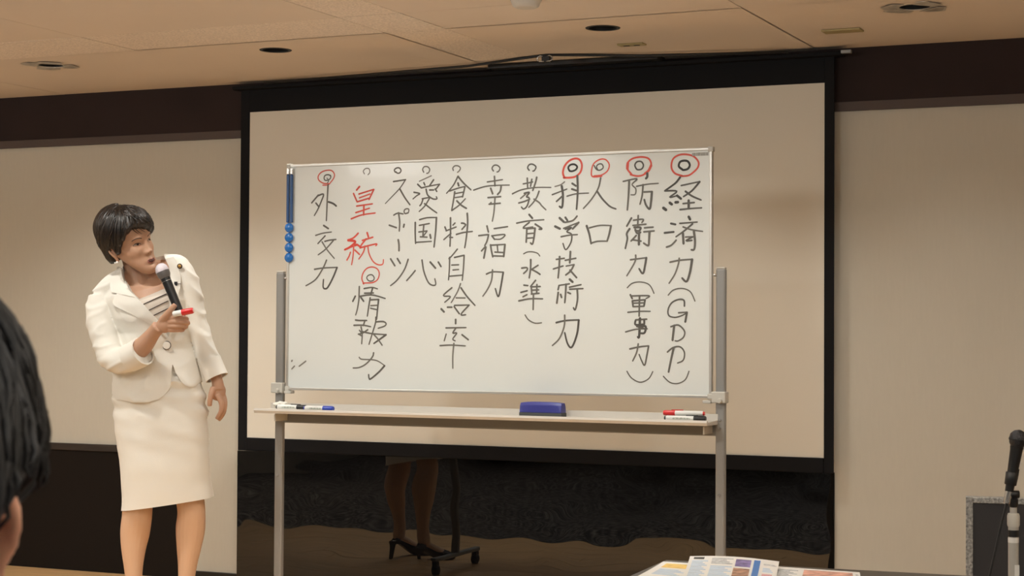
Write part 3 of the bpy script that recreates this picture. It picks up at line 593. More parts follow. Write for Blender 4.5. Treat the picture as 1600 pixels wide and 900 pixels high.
def paper(label, corners, z, layout, curl=0, lift=0):
    """corners: world x,y of the sheet near-left, near-right, far-right, far-left; printed fields are thin coloured layers"""
    c0, c1, c2, c3 = [Vector(c) for c in corners]
    cen = (c0+c1+c2+c3)/4
    t = thing('printed_leaflet', label, 'leaflet', (cen.x, cen.y, z), 0, 'papers on the dark table')
    def P(u, v, dz=0):
        a = c0.lerp(c1, u); b = c3.lerp(c2, u); p = a.lerp(b, v)-cen
        return Vector((p.x, p.y, dz+lift*v*v+curl*math.sin(PI*u)*v))
    def sheet(u0, u1, v0, v1, dz, m, name, th=.0003):
        n = 10 if name == 'sheet' else 4; vs = []; fs = []
        for k in (0, 1):
            for i in range(n+1):
                for j in range(n+1): vs.append(P(u0+(u1-u0)*i/n, v0+(v1-v0)*j/n, dz+k*th))
        N = (n+1)**2
        for i in range(n):
            for j in range(n):
                a = i*(n+1)+j; q = (a, a+1, a+n+2, a+n+1)
                fs.append(q); fs.append(tuple(N+x for x in q[::-1]))
        for i in range(n):
            for (a, b) in ((i, i+1), ((i+1)+n*(n+1), i+n*(n+1))): fs.append((a, b, b+N, a+N))
            for (a, b) in (((i+1)*(n+1), i*(n+1)), (i*(n+1)+n, (i+1)*(n+1)+n)): fs.append((a, b, b+N, a+N))
        return mesh(name, vs, fs, m, t)
    sheet(0, 1, 0, 1, 0, m_paper, 'sheet', .0004)
    fine = []
    for (u0, u1, v0, v1, m) in layout:
        if m in (m_pgrey, m_pblue):
            nr = max(2, int((v1-v0)/.055))
            for r in range(nr): fine.append((u0, u1-(u1-u0)*.15*((r*7) % 3), v0+(v1-v0)*r/nr, v0+(v1-v0)*(r+.6)/nr, m))
        else: fine.append((u0, u1, v0, v1, m))
    for k, (u0, u1, v0, v1, m) in enumerate(fine):
        sheet(u0, u1, v0, v1, .00045, m, 'printed_field', .00015)
    return t
def axis_M(p, q):
    d = (q-p).normalized(); M_ = d.to_track_quat('Z', 'Y').to_matrix().to_4x4(); M_.translation = p; return M_
ZT = .5535
paper('leaflet with a yellow field at the left end of the papers on the table', [(-1.66, 4.48), (-1.42, 4.42), (-1.47, 4.78), (-1.69, 4.775)], ZT, [(.1, .45, .25, .60, m_pblue), (.5, .9, .2, .6, m_pgrey), (.08, .5, .66, .9, m_pyel), (.55, .92, .66, .9, m_pgrey)], lift=.004)
paper('leaflet with small photographs and a blue band on top of the others', [(-1.53, 4.47), (-1.27, 4.42), (-1.365, 4.80), (-1.62, 4.80)], ZT+.006,
      [(.04, .22, .1, .85, m_pblue), (.05, .17, .88, .96, m_black), (.26, .50, .72, .95, m_pgrey), (.26, .50, .1, .66, m_pblue), (.53, .70, .66, .92, m_ppurp), (.52, .70, .2, .60, m_pbrown), (.73, .80, .06, .94, m_pband), (.84, .95, .55, .72, m_pblue), (.84, .95, .12, .48, m_ppink), (.84, .98, .80, .86, m_pgrey)], curl=.006, lift=.014)
paper('large white sheet with a salmon coloured photograph at the right end of the papers', [(-1.33, 4.46), (-1.05, 4.46), (-1.145, 4.805), (-1.40, 4.82)], ZT+.0015, [(.40, .92, .35, .93, m_pskin), (.06, .34, .3, .9, m_pgrey), (.95, .985, .2, .9, m_pgrey)], lift=.002)

# ------------------------------------------------------------------ microphone stand and flight case on the stage
m_pole = mat('pale grey tube', (.50, .485, .455), .4, .2)
st = thing('microphone_stand', 'pale grey microphone stand at the right edge, in front of the black panel', 'microphone stand', (-.8018, 5.182, 0), .4244)
lathe('base', [(.13, 0), (.13, .012), (.11, .02), (.03, .028), (.02, .04)], m_black, st, 40)
lathe('lower_tube', [(.0145, .03), (.0145, .672)], m_pole, st, 24)
lathe('collar', [(.0155, .660), (.0172, .666), (.0172, .690), (.015, .697)], m_plastic, st, 24)
lathe('upper_tube', [(.0098, .69), (.0098, .716)], m_pole, st, 20)
tag(lathe('tape_band', [(.0149, .632), (.0149, .651)], m_black, st, 24, cap=False), 'black tape')
tag(lathe('tape_band', [(.0150, .616), (.0150, .630)], m_paper, st, 24, cap=False), 'white tape')
tag(box('paper_label', (-.001, -.0165, .52), (.012, -.0145, .555), m_paper, st), 'white label')
jt = lathe('joint', [(.010, .714), (.013, .718), (.013, .736), (.008, .740)], m_black, st, 20)
bm = bmesh.new(); add_lathe(bm, [(.006, -.013), (.011, -.012), (.011, .012), (.006, .013)], 20, Matrix.Translation((.003, 0, .750)) @ Matrix.Rotation(PI/2, 4, 'Y'))
add_box(bm, (-.004, -.007, .735), (.010, .007, .758), .002)
from_bm('swivel', bm, m_black, st, True)
# microphone lying in its clip
RT = Vector((.911, .412, 0)); BK = Vector((-.412, .911, 0))
def sp(x, z, y=0): return Vector((-.8018, 5.182, 0))+RT*x+BK*y+Vector((0, 0, z))
b0, b1 = sp(-.012, .758), sp(.0135, .9047)
m2 = thing('wired_microphone', 'black wired vocal microphone in the clip of the grey stand', 'microphone')
m2.matrix_world = axis_M(b0, b1)
m2L = (b1-b0).length
m_grey_gr = mat('black wire mesh', (.045, .045, .05), .35, .6, bump=1, bscale=350)
lathe('grille', [(.016, m2L-.024), (.0225, m2L-.014), (.0255, m2L-.002), (.0235, m2L+.012), (.014, m2L+.022), (.003, m2L+.0255)], m_grey_gr, m2, 32)
lathe('grille_ring', [(.0258, m2L-.006), (.0263, m2L-.003), (.0258, m2L)], m_black, m2, 32)
lathe('body', [(.0118, 0), (.0125, .02), (.0145, .06), (.0175, m2L-.03), (.019, m2L-.022)], m_black, m2, 28)
lathe('plug', [(.0095, -.034), (.0108, -.03), (.0108, 0)], m_silver, m2, 24)
tag(box('sticker', (-.002, -.0185, .075), (.009, -.0155, .088), m_paper, m2, .001), 'white sticker')
tag(box('switch', (-.004, -.0172, .052), (.004, -.0145, .066), m_black, m2, .001), 'slide switch')
c_ = lathe('clip', [(.0155, .018), (.0165, .020), (.0180, .052), (.0165, .054)], m_black, st, 24, cap=False)
stM = Matrix.Translation((-.8018, 5.182, 0)) @ Matrix.Rotation(.4244, 4, 'Z')
c_.matrix_local = stM.inverted() @ axis_M(b0, b1)
cp = [sp(-.016, .735), sp(-.022, .715), sp(-.038, .65), sp(-.056, .57), sp(-.075, .49), sp(-.098, .38, .01), sp(-.13, .24, .02), (-.98, 5.16, .10), (-1.02, 5.17, .02), (-1.10, 5.2, .006), (-1.3, 5.32, .006), (-1.2, 5.75, .006), (-.7, 6.0, .006), (.3, 6.1, .006)]
cab = tube('microphone_cable', [tuple(q) for q in crom([tuple(c) for c in cp], 6)], .0033, m_black, None, 8)
tag(cab, 'thin black cable hanging from the wired microphone down to the stage', 'cable')

case = thing('framed_panel', 'black standing panel with a sparkling silver frame behind the microphone stand', 'panel', (-1.007, 5.594, 0), .17)
m_spark = mat('silver edge foil', (.40, .40, .39), .35, .6, bump=1, bscale=260, var=.55, vscale=120)
m_case = mat('black laminate panel', (.028, .027, .030), .55, bump=.3, bscale=300)
cw, ch, cdp = .62, .70, .045
box('panel', (.016, .004, .02), (cw-.016, cdp-.004, ch-.012), m_case, case, .002)
for lo, hi in (((0, 0, 0), (.021, cdp, ch)), ((cw-.021, 0, 0), (cw, cdp, ch)), ((.021, 0, ch-.018), (cw-.021, cdp, ch)), ((.021, 0, 0), (cw-.021, cdp, .02))):
    box('frame_rail', lo, hi, m_spark, case, .0015)
for x in (.08, cw-.08): box('foot', (x-.02, -.10, 0), (x+.02, .14, .018), m_black, case, .004)

# ------------------------------------------------------------------ the woman
# Her frame: x to the picture's right, y away from the viewer, z up, metres from the floor between her feet.
from mathutils.bvhtree import BVHTree
m_skin = mat('skin', (.47, .27, .175), .5, spec=.4)
_b = m_skin.node_tree.nodes['Principled BSDF']
_b.inputs['Subsurface Weight'].default_value = .12; _b.inputs['Subsurface Radius'].default_value = (.012, .004, .002); _b.inputs['Subsurface Scale'].default_value = .5
m_suit = mat('cream suit cloth', (.76, .73, .665), .85, bump=.25, bscale=420, sheen=.15)
m_cami = mat('off white knit', (.62, .55, .48), .8)
m_stripe = mat('dark brown stripe', (.035, .02, .015), .8)
def hair_mat(name, c0, c1, rough, stretch, scale=30):
    m = mat(name, c0, rough, spec=.55)
    nt = m.node_tree; b = nt.nodes['Principled BSDF']
    tc = nt.nodes.new('ShaderNodeTexCoord'); mp = nt.nodes.new('ShaderNodeMapping'); mp.inputs['Scale'].default_value = stretch
    n = nt.nodes.new('ShaderNodeTexNoise'); n.inputs['Scale'].default_value = scale; n.inputs['Detail'].default_value = 5
    r = nt.nodes.new('ShaderNodeValToRGB'); r.color_ramp.elements[0].color = (*c0, 1); r.color_ramp.elements[1].color = (*c1, 1)
    r.color_ramp.elements[0].position = .4; r.color_ramp.elements[1].position = .75
    bp = nt.nodes.new('ShaderNodeBump'); bp.inputs['Strength'].default_value = .6; bp.inputs['Distance'].default_value = .003
    nt.links.new(tc.outputs['Object'], mp.inputs[0]); nt.links.new(mp.outputs[0], n.inputs['Vector'])
    nt.links.new(n.outputs[0], r.inputs[0]); nt.links.new(r.outputs[0], b.inputs['Base Color'])
    nt.links.new(n.outputs[0], bp.inputs['Height']); nt.links.new(bp.outputs[0], b.inputs['Normal'])
    return m
m_hair = hair_mat('dark brown hair', (.006, .0045, .004), (.030, .018, .012), .38, (1.2, 1, .25), 110)
m_lip = mat('muted red lips', (.27, .10, .075), .35)
m_mouth = mat('mouth inside', (.10, .035, .028), .6)
m_brow = mat('brow hair', (.06, .035, .024), .8)
m_sclera = mat('eye white', (.26, .20, .16), .3)
m_iris = mat('dark iris', (.012, .007, .005), .1)
m_pearl = mat('pearl', (.85, .82, .78), .2, coat=.5)
m_gold = mat('gold pin', (.55, .33, .10), .3, .8)

woman = thing('person', 'woman in a cream skirt suit speaking into a microphone and looking at the whiteboard', 'person', (-4.312, 6.05, 0), .4244)
_tmp = []
def remeshed(bm, name, voxel, smooth=3, cuts=(), adapt=0, fac=.5):
    """union of the closed shapes in bm as one continuous surface; optional prisms are cut away"""
    me = bpy.data.meshes.new(name); bmesh.ops.recalc_face_normals(bm, faces=bm.faces); bm.to_mesh(me); bm.free()
    o = bpy.data.objects.new(name+'_t', me); COL.objects.link(o)
    r = o.modifiers.new('r', 'REMESH'); r.mode = 'VOXEL'; r.voxel_size = voxel; r.adaptivity = adapt
    if smooth: s = o.modifiers.new('s', 'SMOOTH'); s.iterations = smooth; s.factor = fac
    cs = []
    for poly, y0, y1 in cuts:
        b2 = bmesh.new()
        lo = [b2.verts.new((x, y0, z)) for x, z in poly]; hi = [b2.verts.new((x, y1, z)) for x, z in poly]
        b2.faces.new(lo[::-1]); b2.faces.new(hi)
        for i in range(len(poly)): b2.faces.new((lo[i], lo[(i+1) % len(poly)], hi[(i+1) % len(poly)], hi[i]))
        bmesh.ops.recalc_face_normals(b2, faces=b2.faces)
        m2 = bpy.data.meshes.new('cut'); b2.to_mesh(m2); b2.free()
        c = bpy.data.objects.new('cut', m2); COL.objects.link(c); cs.append(c)
        bo = o.modifiers.new('b', 'BOOLEAN'); bo.operation = 'DIFFERENCE'; bo.object = c; bo.solver = 'EXACT'
    dg = bpy.context.evaluated_depsgraph_get(); dg.update()
    out = bpy.data.meshes.new_from_object(o.evaluated_get(dg))
    for x in [o]+cs: bpy.data.objects.remove(x)
    out.materials.clear()
    return out
def put(name, me, m, parent, smooth=True):
    me.polygons.foreach_set('use_smooth', [smooth]*len(me.polygons))
    me.name = name
    return link(name, me, m, parent)
def loft(bm, rings, n=40, wr=None, pw=2.0):
    """rings: (x left, z left, x right, z right, y centre, half depth)"""
    R = []
    for k, (xl, zl, xr, zr, yc, ry) in enumerate(rings):
        cx, cz = (xl+xr)/2, (zl+zr)/2; hx, hz = (xr-xl)/2, (zr-zl)/2
        r = []
        for i in range(n):
            a = 2*PI*i/n; c, s = math.cos(a), math.sin(a)
            c2 = math.copysign(abs(c)**(2/pw), c); s2 = math.copysign(abs(s)**(2/pw), s)
            p = Vector((cx+hx*c2, yc+ry*s2, cz+hz*c2))
            if wr: p += wr(p, a)*Vector((c, s, 0))
            r.append(bm.verts.new(p))
        R.append(r)
    for a, b in zip(R, R[1:]):
        for i in range(n): bm.faces.new((a[i], a[(i+1) % n], b[(i+1) % n], b[i]))
    bm.faces.new(R[0][::-1]); bm.faces.new(R[-1])
def limb(bm, P, k=6, n=20, flat=1.0, wr=None):
    """P: (x, z, y, radius)"""
    Q = crom(P, k)
    pts = [(a, c, b) for a, b, c, d in Q]; rad = [d for a, b, c, d in Q]
    if wr: rad = [r*(1+wr(i/len(rad))) for i, r in enumerate(rad)]
    # round both ends
    add_tube(bm, pts, rad, n, True, flat)
def bvh_of(o):
    me = o.data; return BVHTree.FromPolygons([v.co for v in me.vertices], [tuple(p.vertices) for p in me.polygons])
NO = noise.noise

# ---- head, in its own frame: face to -y, x to its left side (picture right when it faces us)
HS = 1.10
FX = Matrix.Translation((-0.0750, -.03, 1.4204)) @ Matrix.Rotation(math.radians(55), 4, 'Z') @ Matrix.Rotation(math.radians(18), 4, Vector((0, -1, 0))) @ Matrix.Rotation(math.radians(0), 4, 'X') @ Matrix.Scale(HS, 4)
HSEC = [(-.004, .012, -.088, -.062), (.004, .026, -.097, -.044), (.02, .038, -.098, -.024), (.04, .048, -.093, .002), (.06, .055, -.087, .030),
        (.08, .063, -.087, .052), (.10, .067, -.086, .070), (.12, .070, -.0855, .084), (.14, .073, -.087, .092), (.16, .0745, -.085, .095),
        (.18, .072, -.078, .092), (.20, .064, -.064, .08), (.215, .052, -.046, .064), (.226, .034, -.026, .042), (.231, .014, -.008, .018)]
def g(x, s): return math.exp(-(x/s)**2)
def headmesh(bm, M4):
    S = crom(HSEC, 4); n = 72; R = []
    for z, w_, f, b in S:
        c = (f+b)/2; h = (b-f)/2; r = []
        for i in range(n):
            a = 2*PI*i/n; x = w_*math.copysign(abs(math.sin(a))**.92, math.sin(a)); y = c-h*math.copysign(abs(math.cos(a))**.88, math.cos(a))
            if math.cos(a) > 0:
                ax = abs(x)
                d = 0
                nz = .0145*g(x, .0095+.004*max(0, (.10-z)/.02))*(max(0, min(1, (.122-z)/.040))**1.3 if z > .079 else max(0, 1-(.079-z)/.013))
                d += nz
                d += .009*g(ax-.010, .0065)*g(z-.077, .008)          # nostril wings
                d -= .0105*g(ax-.031, .017)*g(z-.113, .011)          # eye hollows
                d += .0045*g(ax-.031, .011)*g(z-.111, .006)          # lids
                d += .004*g(ax-.028, .02)*g(z-.134, .008)            # brow ridge
                d += .005*g(ax-.042, .018)*g(z-.088, .016)           # cheeks
                d += .0085*g(x, .022)*g(z-.050, .012)                # mouth
                d -= .003*g(x, .02)*g(z-.034, .005)
                d += .006*g(x, .017)*g(z-.018, .012)                 # chin
                y -= d
            r.append(bm.verts.new(M4 @ Vector((x, y, z))))
        R.append(r)
    for p, q in zip(R, R[1:]):
        for i in range(n): bm.faces.new((p[i], p[(i+1) % n], q[(i+1) % n], q[i]))
    bm.faces.new(R[0][::-1]); bm.faces.new(R[-1])
def earmesh(bm, s, M4):
    M4 = M4 @ Matrix.Translation((0, .004, -.017))
    # rim, bowl and lobe
    rim = [(.066, -.002, .086), (.076, .004, .098), (.083, .010, .112), (.083, .016, .124), (.076, .013, .132), (.069, .002, .130), (.066, -.004, .122)]
    add_tube(bm, [M4 @ Vector((s*x, y, z)) for x, y, z in [tuple(q) for q in crom(rim, 4)]], .0042*HS, 8)
    lo = bmesh.ops.create_icosphere(bm, subdivisions=2, radius=1)['verts']
    for v in lo: v.co = M4 @ Vector((s*(.071+.006*v.co.x), .005+.012*v.co.y+.004*v.co.z, .108+.024*v.co.z))
    lo = bmesh.ops.create_icosphere(bm, subdivisions=2, radius=1)['verts']
    for v in lo: v.co = M4 @ Vector((s*(.069+.005*v.co.x), -.001+.008*v.co.y, .084+.009*v.co.z))
bm = bmesh.new()
headmesh(bm, FX)
earmesh(bm, -1, FX); earmesh(bm, 1, FX)
# neck and chest
limb(bm, [(-0.0989, 1.5116, .015, .050), (-0.0853, 1.4597, .012, .050), (-0.0709, 1.4128, .005, .050), (-0.0543, 1.3661, 0, .056), (-0.0414, 1.3299, 0, .060)])
loft(bm, [(-0.2070, 1.3454, 0.1146, 1.4285, .01, .05), (-0.1811, 1.3144, 0.1087, 1.3868, .0, .075), (-0.1604, 1.2704, 0.1109, 1.3297, -.012, .088), (-0.1423, 1.2057, 0.1135, 1.2315, -.012, .09), (-0.1294, 1.1151, 0.1303, 1.1152, -.005, .075), (-0.1423, 0.9728, 0.1759, 0.9728, 0, .09), (-0.1294, 0.8176, 0.1863, 0.8176, 0, .095), (-0.1035, 0.7141, 0.1759, 0.7141, 0, .09)])
limb(bm, [(-0.1940, 1.3299, .0, .035), (-0.1046, 1.3869, .005, .045), (0.0120, 1.4284, .005, .045), (0.0983, 1.4282, .0, .035)])
# arm that holds the microphone
limb(bm, [(-0.2199, 1.3247, 0, .04), (-0.2102, 1.2315, -.02, .043), (-0.1743, 1.1159, -.065, .040), (-0.1482, 1.0727, -.09, .040), (-0.0813, 1.0787, -.14, .040), (-0.0345, 1.1095, -.17, .040), (-0.0026, 1.1350, -.19, .036), (0.0351, 1.1779, -.215, .028), (0.0582, 1.2030, -.23, .028)])
# palm
def ell(bm, c, ax, seg=3):
    """ellipsoid at c with three axis vectors"""
    vs = bmesh.ops.create_icosphere(bm, subdivisions=seg, radius=1)['verts']
    A = [Vector(a) for a in ax]; c = Vector(c)
    for v in vs: v.co = c+A[0]*v.co.x+A[1]*v.co.y+A[2]*v.co.z
def V3(x, z, y): return (x, y, z)
ell(bm, V3(0.0848, 1.2105, -.238), [(.034, 0, .012), (-.010, 0, .030), (0, .019, 0)])
ell(bm, V3(0.0707, 1.2005, -.230), [(.022, 0, .018), (-.013, 0, .015), (0, .017, 0)])
for P in ([(0.0727, 1.2255, -.240, .016), (0.0961, 1.2504, -.258, .0135), (0.1176, 1.2753, -.266, .0115), (0.1301, 1.2902, -.266, .0098)],
          [(0.0927, 1.2355, -.240, .012), (0.1297, 1.2404, -.264, .0108), (0.1617, 1.2379, -.262, .0095), (0.1711, 1.2330, -.245, .0088), (0.1544, 1.2281, -.222, .0078)],
          [(0.0927, 1.2205, -.240, .012), (0.1326, 1.2229, -.266, .0108), (0.1669, 1.2204, -.263, .0095), (0.1758, 1.2180, -.243, .0088), (0.1566, 1.2156, -.220, .0078)],
          [(0.0923, 1.2055, -.238, .0115), (0.1293, 1.2055, -.262, .0102), (0.1610, 1.2055, -.258, .009), (0.1677, 1.2030, -.240, .0083), (0.1516, 1.2005, -.220, .0075)],
          [(0.0886, 1.1930, -.232, .011), (0.1200, 1.1905, -.252, .0092), (0.1471, 1.1905, -.250, .0082), (0.1541, 1.1905, -.234, .0076), (0.1411, 1.1880, -.218, .007)]):
    limb(bm, P, 5, 12)
# hanging arm and its hand
limb(bm, [(0.1216, 1.4204, 0, .036), (0.1552, 1.2885, 0, .034), (0.1863, 1.1669, 0, .031), (0.2242, 1.0610, -.01, .028), (0.2483, 1.0043, -.015, .0235), (0.2568, 0.9786, -.02, .0235), (0.2594, 0.9528, -.02, .028)], flat=.8)
ell(bm, V3(0.2594, 0.9425, -.02), [(.030, .006, 0), (.004, 0, .036), (-.004, .017, 0)])
for P in ([(0.2430, 0.9583, -.03, .0145), (0.2347, 0.9330, -.042, .0118), (0.2301, 0.9048, -.045, .0105), (0.2296, 0.8867, -.042, .0092)],
          [(0.2591, 0.9301, -.034, .012), (0.2759, 0.8995, -.042, .0108), (0.2760, 0.8687, -.043, .0098), (0.2649, 0.8479, -.038, .0088), (0.2565, 0.8348, -.034, .0078)],
          [(0.2694, 0.9295, -.018, .012), (0.2852, 0.8961, -.02, .0108), (0.2826, 0.8625, -.02, .0098), (0.2713, 0.8416, -.014, .0085), (0.2604, 0.8285, -.01, .0078)],
          [(0.2743, 0.9340, 0, .0112), (0.2846, 0.9004, 0, .010), (0.2817, 0.8692, .002, .009), (0.2710, 0.8459, .004, .008)],
          [(0.2694, 0.9413, .014, .010), (0.2766, 0.9126, .018, .009), (0.2762, 0.8866, .020, .008), (0.2710, 0.8684, .020, .0072)]):
    limb(bm, P, 5, 12)
# legs and feet
limb(bm, [(-0.0569, 0.7658, .0, .064), (-0.0621, 0.5589, .0, .060), (-0.0636, 0.4559, -.005, .060), (-0.0741, 0.3768, .008, .0595), (-0.0789, 0.3123, .006, .050), (-0.0780, 0.2352, .002, .038), (-0.0750, 0.1708, 0, .033), (-0.0724, 0.1190, 0, .034), (-0.0699, 0.0880, 0, .032)], flat=1.0)
limb(bm, [(0.1164, 0.7658, .0, .066), (0.1371, 0.5718, .0, .060), (0.1535, 0.4688, -.005, .056), (0.1486, 0.3898, .008, .0590), (0.1438, 0.3175, .006, .050), (0.1394, 0.2481, .002, .039), (0.1358, 0.1837, 0, .033), (0.1345, 0.1242, 0, .034), (0.1345, 0.0931, 0, .032)])
for fx in (-0.0699, 0.0000, 0.1345, 0.0000)[::2]:
    limb(bm, [(fx, .085, .005, .032), (fx+.01, .07, -.03, .032), (fx+.03, .045, -.08, .03), (fx+.045, .025, -.13, .022)], 5, 16)
body = put('body', remeshed(bm, 'body', .0028, 2), m_skin, woman)
m_hose = mat('sheer stocking', (.66, .43, .29), .45, spec=.4); body.data.materials.append(m_hose)
for p_ in body.data.polygons:
    if p_.center.z < .75: p_.material_index = 1

# ---- face details
hb = bvh_of(body)
FXI = FX.inverted()
def fpt(x, z, off=0.0, y0=-.2):
    o = FX @ Vector((x, y0, z)); d = (FX.to_3x3() @ Vector((0, 1, 0))).normalized()
    h = hb.ray_cast(o, d, .5)[0]
    return (h if h else FX @ Vector((x, -.08, z))) - d*off*HS
def fstrip(name, pts, rad, m, off=0, flat=.5, n=8, parent=None):
    P = [fpt(x, z, off) for x, z in pts]
    bm = bmesh.new(); add_tube(bm, P, [r*HS for r in rad], n, True, 1.0)
    return from_bm(name, bm, m, parent or body, True)
for s in (-1, 1):
    fstrip('eyebrow', [tuple(q) for q in crom([(s*.014, .1305), (s*.026, .1355), (s*.038, .1355), (s*.049, .129)], 4)], [.0006]+[.0017]*11+[.0004], m_brow, -.0002)
    e = FX @ (FXI @ fpt(s*.031, .1125, 0))
    bm = bmesh.new()
    bmesh.ops.create_uvsphere(bm, u_segments=20, v_segments=12, radius=.0118*HS)
    for v in bm.verts: v.co = FX.to_3x3().normalized() @ Vector((v.co.x*1.0, v.co.y*.42, v.co.z*.28))
    for v in bm.verts: v.co += fpt(s*.031, .1125, -.0042 if s < 0 else -.0050)
    ey = tag(from_bm('eye', bm, m_sclera, body, True), None)
    bm = bmesh.new(); bmesh.ops.create_uvsphere(bm, u_segments=16, v_segments=10, radius=.0050*HS)
    for v in bm.verts: v.co = FX.to_3x3().normalized() @ Vector((v.co.x, v.co.y*.4, v.co.z*.72)) + fpt(s*.031+.0035, .1122, -.0003)
    from_bm('iris', bm, m_iris, ey, True)
    fstrip('upper_lid', [tuple(q) for q in crom([(s*.018, .111), (s*.025, .1165), (s*.034, .1172), (s*.0455, .111)], 4)], [.0006]+[.0012]*11+[.0006], m_brow, .0005)
    fstrip('lower_lid', [tuple(q) for q in crom([(s*.019, .1098), (s*.028, .1068), (s*.037, .1072), (s*.0445, .110)], 4)], [.0006]+[.0012]*11+[.0006], m_skin, .0003)
# open mouth: dark gap between two lips
lp = [tuple(q) for q in crom([(-.0175, 0.0460), (-.009, 0.0510), (0, 0.0500), (.009, 0.0510), (.0175, 0.0460)], 4)]
fstrip('lip', lp, [.0010]+[.0025]*15+[.0010], m_lip, .0004)
lp = [tuple(q) for q in crom([(-.0175, 0.0460), (-.010, 0.0385), (0, 0.0365), (.010, 0.0385), (.0175, 0.0460)], 4)]
fstrip('lip', lp, [.0010]+[.0030]*15+[.0010], m_lip, .0004)
fstrip('mouth_gap', [(-.015, 0.0455), (-.008, 0.0440), (0, 0.0435), (.008, 0.0440), (.015, 0.0455)], [.0015, .0038, .0042, .0038, .0015], m_mouth, -.0012)
for s in (-1, 1):
    fstrip('nostril', [(s*.0052, .0715), (s*.0085, .0725)], [.0018, .0018], m_mouth, -.001)
p = FX @ Vector((-.077, -.001, .060))
bm = bmesh.new(); bmesh.ops.create_uvsphere(bm, u_segments=16, v_segments=10, radius=.0055)
for v in bm.verts: v.co += p
er = tag(from_bm('earring', bm, m_pearl, body, True), 'small white pearl earring')
bm = bmesh.new(); bmesh.ops.create_uvsphere(bm, u_segments=12, v_segments=8, radius=.0035)
for v in bm.verts: v.co += p+Vector((-.008, -.002, -.002))
from_bm('earring_stud', bm, m_pearl, er, True)

# ---- hair: a cap of locks combed from a parting, swept across the brow and down to the nape
def hair_cap(M4, lower, thick, seed, nu=240, nt=46, ctr=(0, .008, .125)):
    """closed shell: outer surface follows the skull at a distance, with combed grooves"""
    c = Vector(ctr); skull = bmesh.new(); headmesh(skull, Matrix()); bmesh.ops.recalc_face_normals(skull, faces=skull.faces)
    bv = BVHTree.FromBMesh(skull); vs = []; fs = []
    for layer in (0, 1):
        for j in range(nt+1):
            t = j/nt
            for i in range(nu):
                az = 2*PI*i/nu
                el = PI/2-(PI/2-lower(az))*t
                # the combing turns the locks round the crown
                d = Vector((math.sin(az)*math.cos(el), -math.cos(az)*math.cos(el), math.sin(el)))
                h = bv.ray_cast(c+d*.4, -d)[0]; r0 = (h-c).length if h else .09
                edge = min(1, (1-t)*11)**.5
                gr = NO(Vector((math.sin(az)*9+seed, math.cos(az)*9, t*1.6)))*.0042 + NO(Vector((math.sin(az)*26+seed, math.cos(az)*26, t*3)))*.0022
                th = thick(az, el)*edge+gr*min(1, t*3+.3)*(.4+.6*edge)
                r = r0+max(.0008, th) if layer == 0 else r0-.004
                vs.append(M4 @ (c+d*r))
    L = (nt+1)*nu
    for j in range(nt):
        for i in range(nu):
            a = j*nu+i; b = j*nu+(i+1) % nu
            fs.append((a, b, b+nu, a+nu)); fs.append((L+a, L+a+nu, L+b+nu, L+b))
    for i in range(nu):
        a = nt*nu+i; b = nt*nu+(i+1) % nu; fs.append((a, b, L+b, L+a))
    skull.free()
    return vs, fs
def interp(tab, x):
    for (a, b), (c, d) in zip(tab, tab[1:]):
        if a <= x <= c:
            k = (x-a)/(c-a); k = k*k*(3-2*k); return b+(d-b)*k
    return tab[-1][1]
# azimuth 0 = straight ahead, positive = her left; values are degrees of elevation from the head's middle
LOW = [(-180, -62), (-150, -62), (-128, -60), (-113, -52), (-103, -24), (-92, -9), (-84, -16), (-76, -30), (-68, -26), (-60, -8), (-50, 6), (-38, 20), (-24, 27), (-8, 25), (8, 19), (22, 11), (38, 2), (52, -2), (62, -14), (76, -28), (90, -10), (105, -22), (128, -44), (150, -53), (180, -54)]
THK = [(-180, .026), (-120, .022), (-70, .016), (-20, .016), (15, .014), (60, .007), (110, .014), (180, .026)]
def low_w(az):
    d = math.degrees(az); d = d-360 if d > 180 else d
    return math.radians(interp(LOW, d))
def thk_w(az, el):
    d = math.degrees(az); d = d-360 if d > 180 else d
    e = math.degrees(el)
    return interp(THK, d)+.010*g(e-50, 45)+(.013*g(e+44, 22)*min(1, max(0, (abs(d)-92)/25)))
vs, fs = hair_cap(FX, low_w, thk_w, 3)
hair = mesh('hair', vs, fs, m_hair, body, True)
hair.parent = woman
# combed locks lying on the cap
hv = bvh_of(hair)
bm = bmesh.new()
rnd = random.Random(5)
C0 = Vector((0, .008, .125))
def lock(bm, az0, el0, az1, el1, r, lift=.001, bend=0):
    P = []
    for k in range(11):
        t = k/10; a = math.radians(az0+(az1-az0)*t+bend*math.sin(PI*t)); e = math.radians(el0+(el1-el0)*t)
        d = (FX.to_3x3() @ Vector((math.sin(a)*math.cos(e), -math.cos(a)*math.cos(e), math.sin(e)))).normalized()
        c = FX @ C0
        h = hv.ray_cast(c+d*.4, -d)[0]
        if h is None: continue
        P.append(h+d*lift)
    if len(P) > 4:
        n_ = len(P); add_tube(bm, P, [r*(.35+.65*math.sin(PI*min(1, (k+.6)/n_)))*(1 if k < n_-2 else .5) for k in range(n_)], 6, True, .55)
for k in range(150):
    az1 = rnd.uniform(-178, 178)
    lowd = interp(LOW, az1)
    az0 = az1*.35-18
    lock(bm, az0, rnd.uniform(58, 76), az1, lowd+rnd.uniform(2, 22), rnd.uniform(.0025, .0048)*HS, .0006, rnd.uniform(-8, 8))
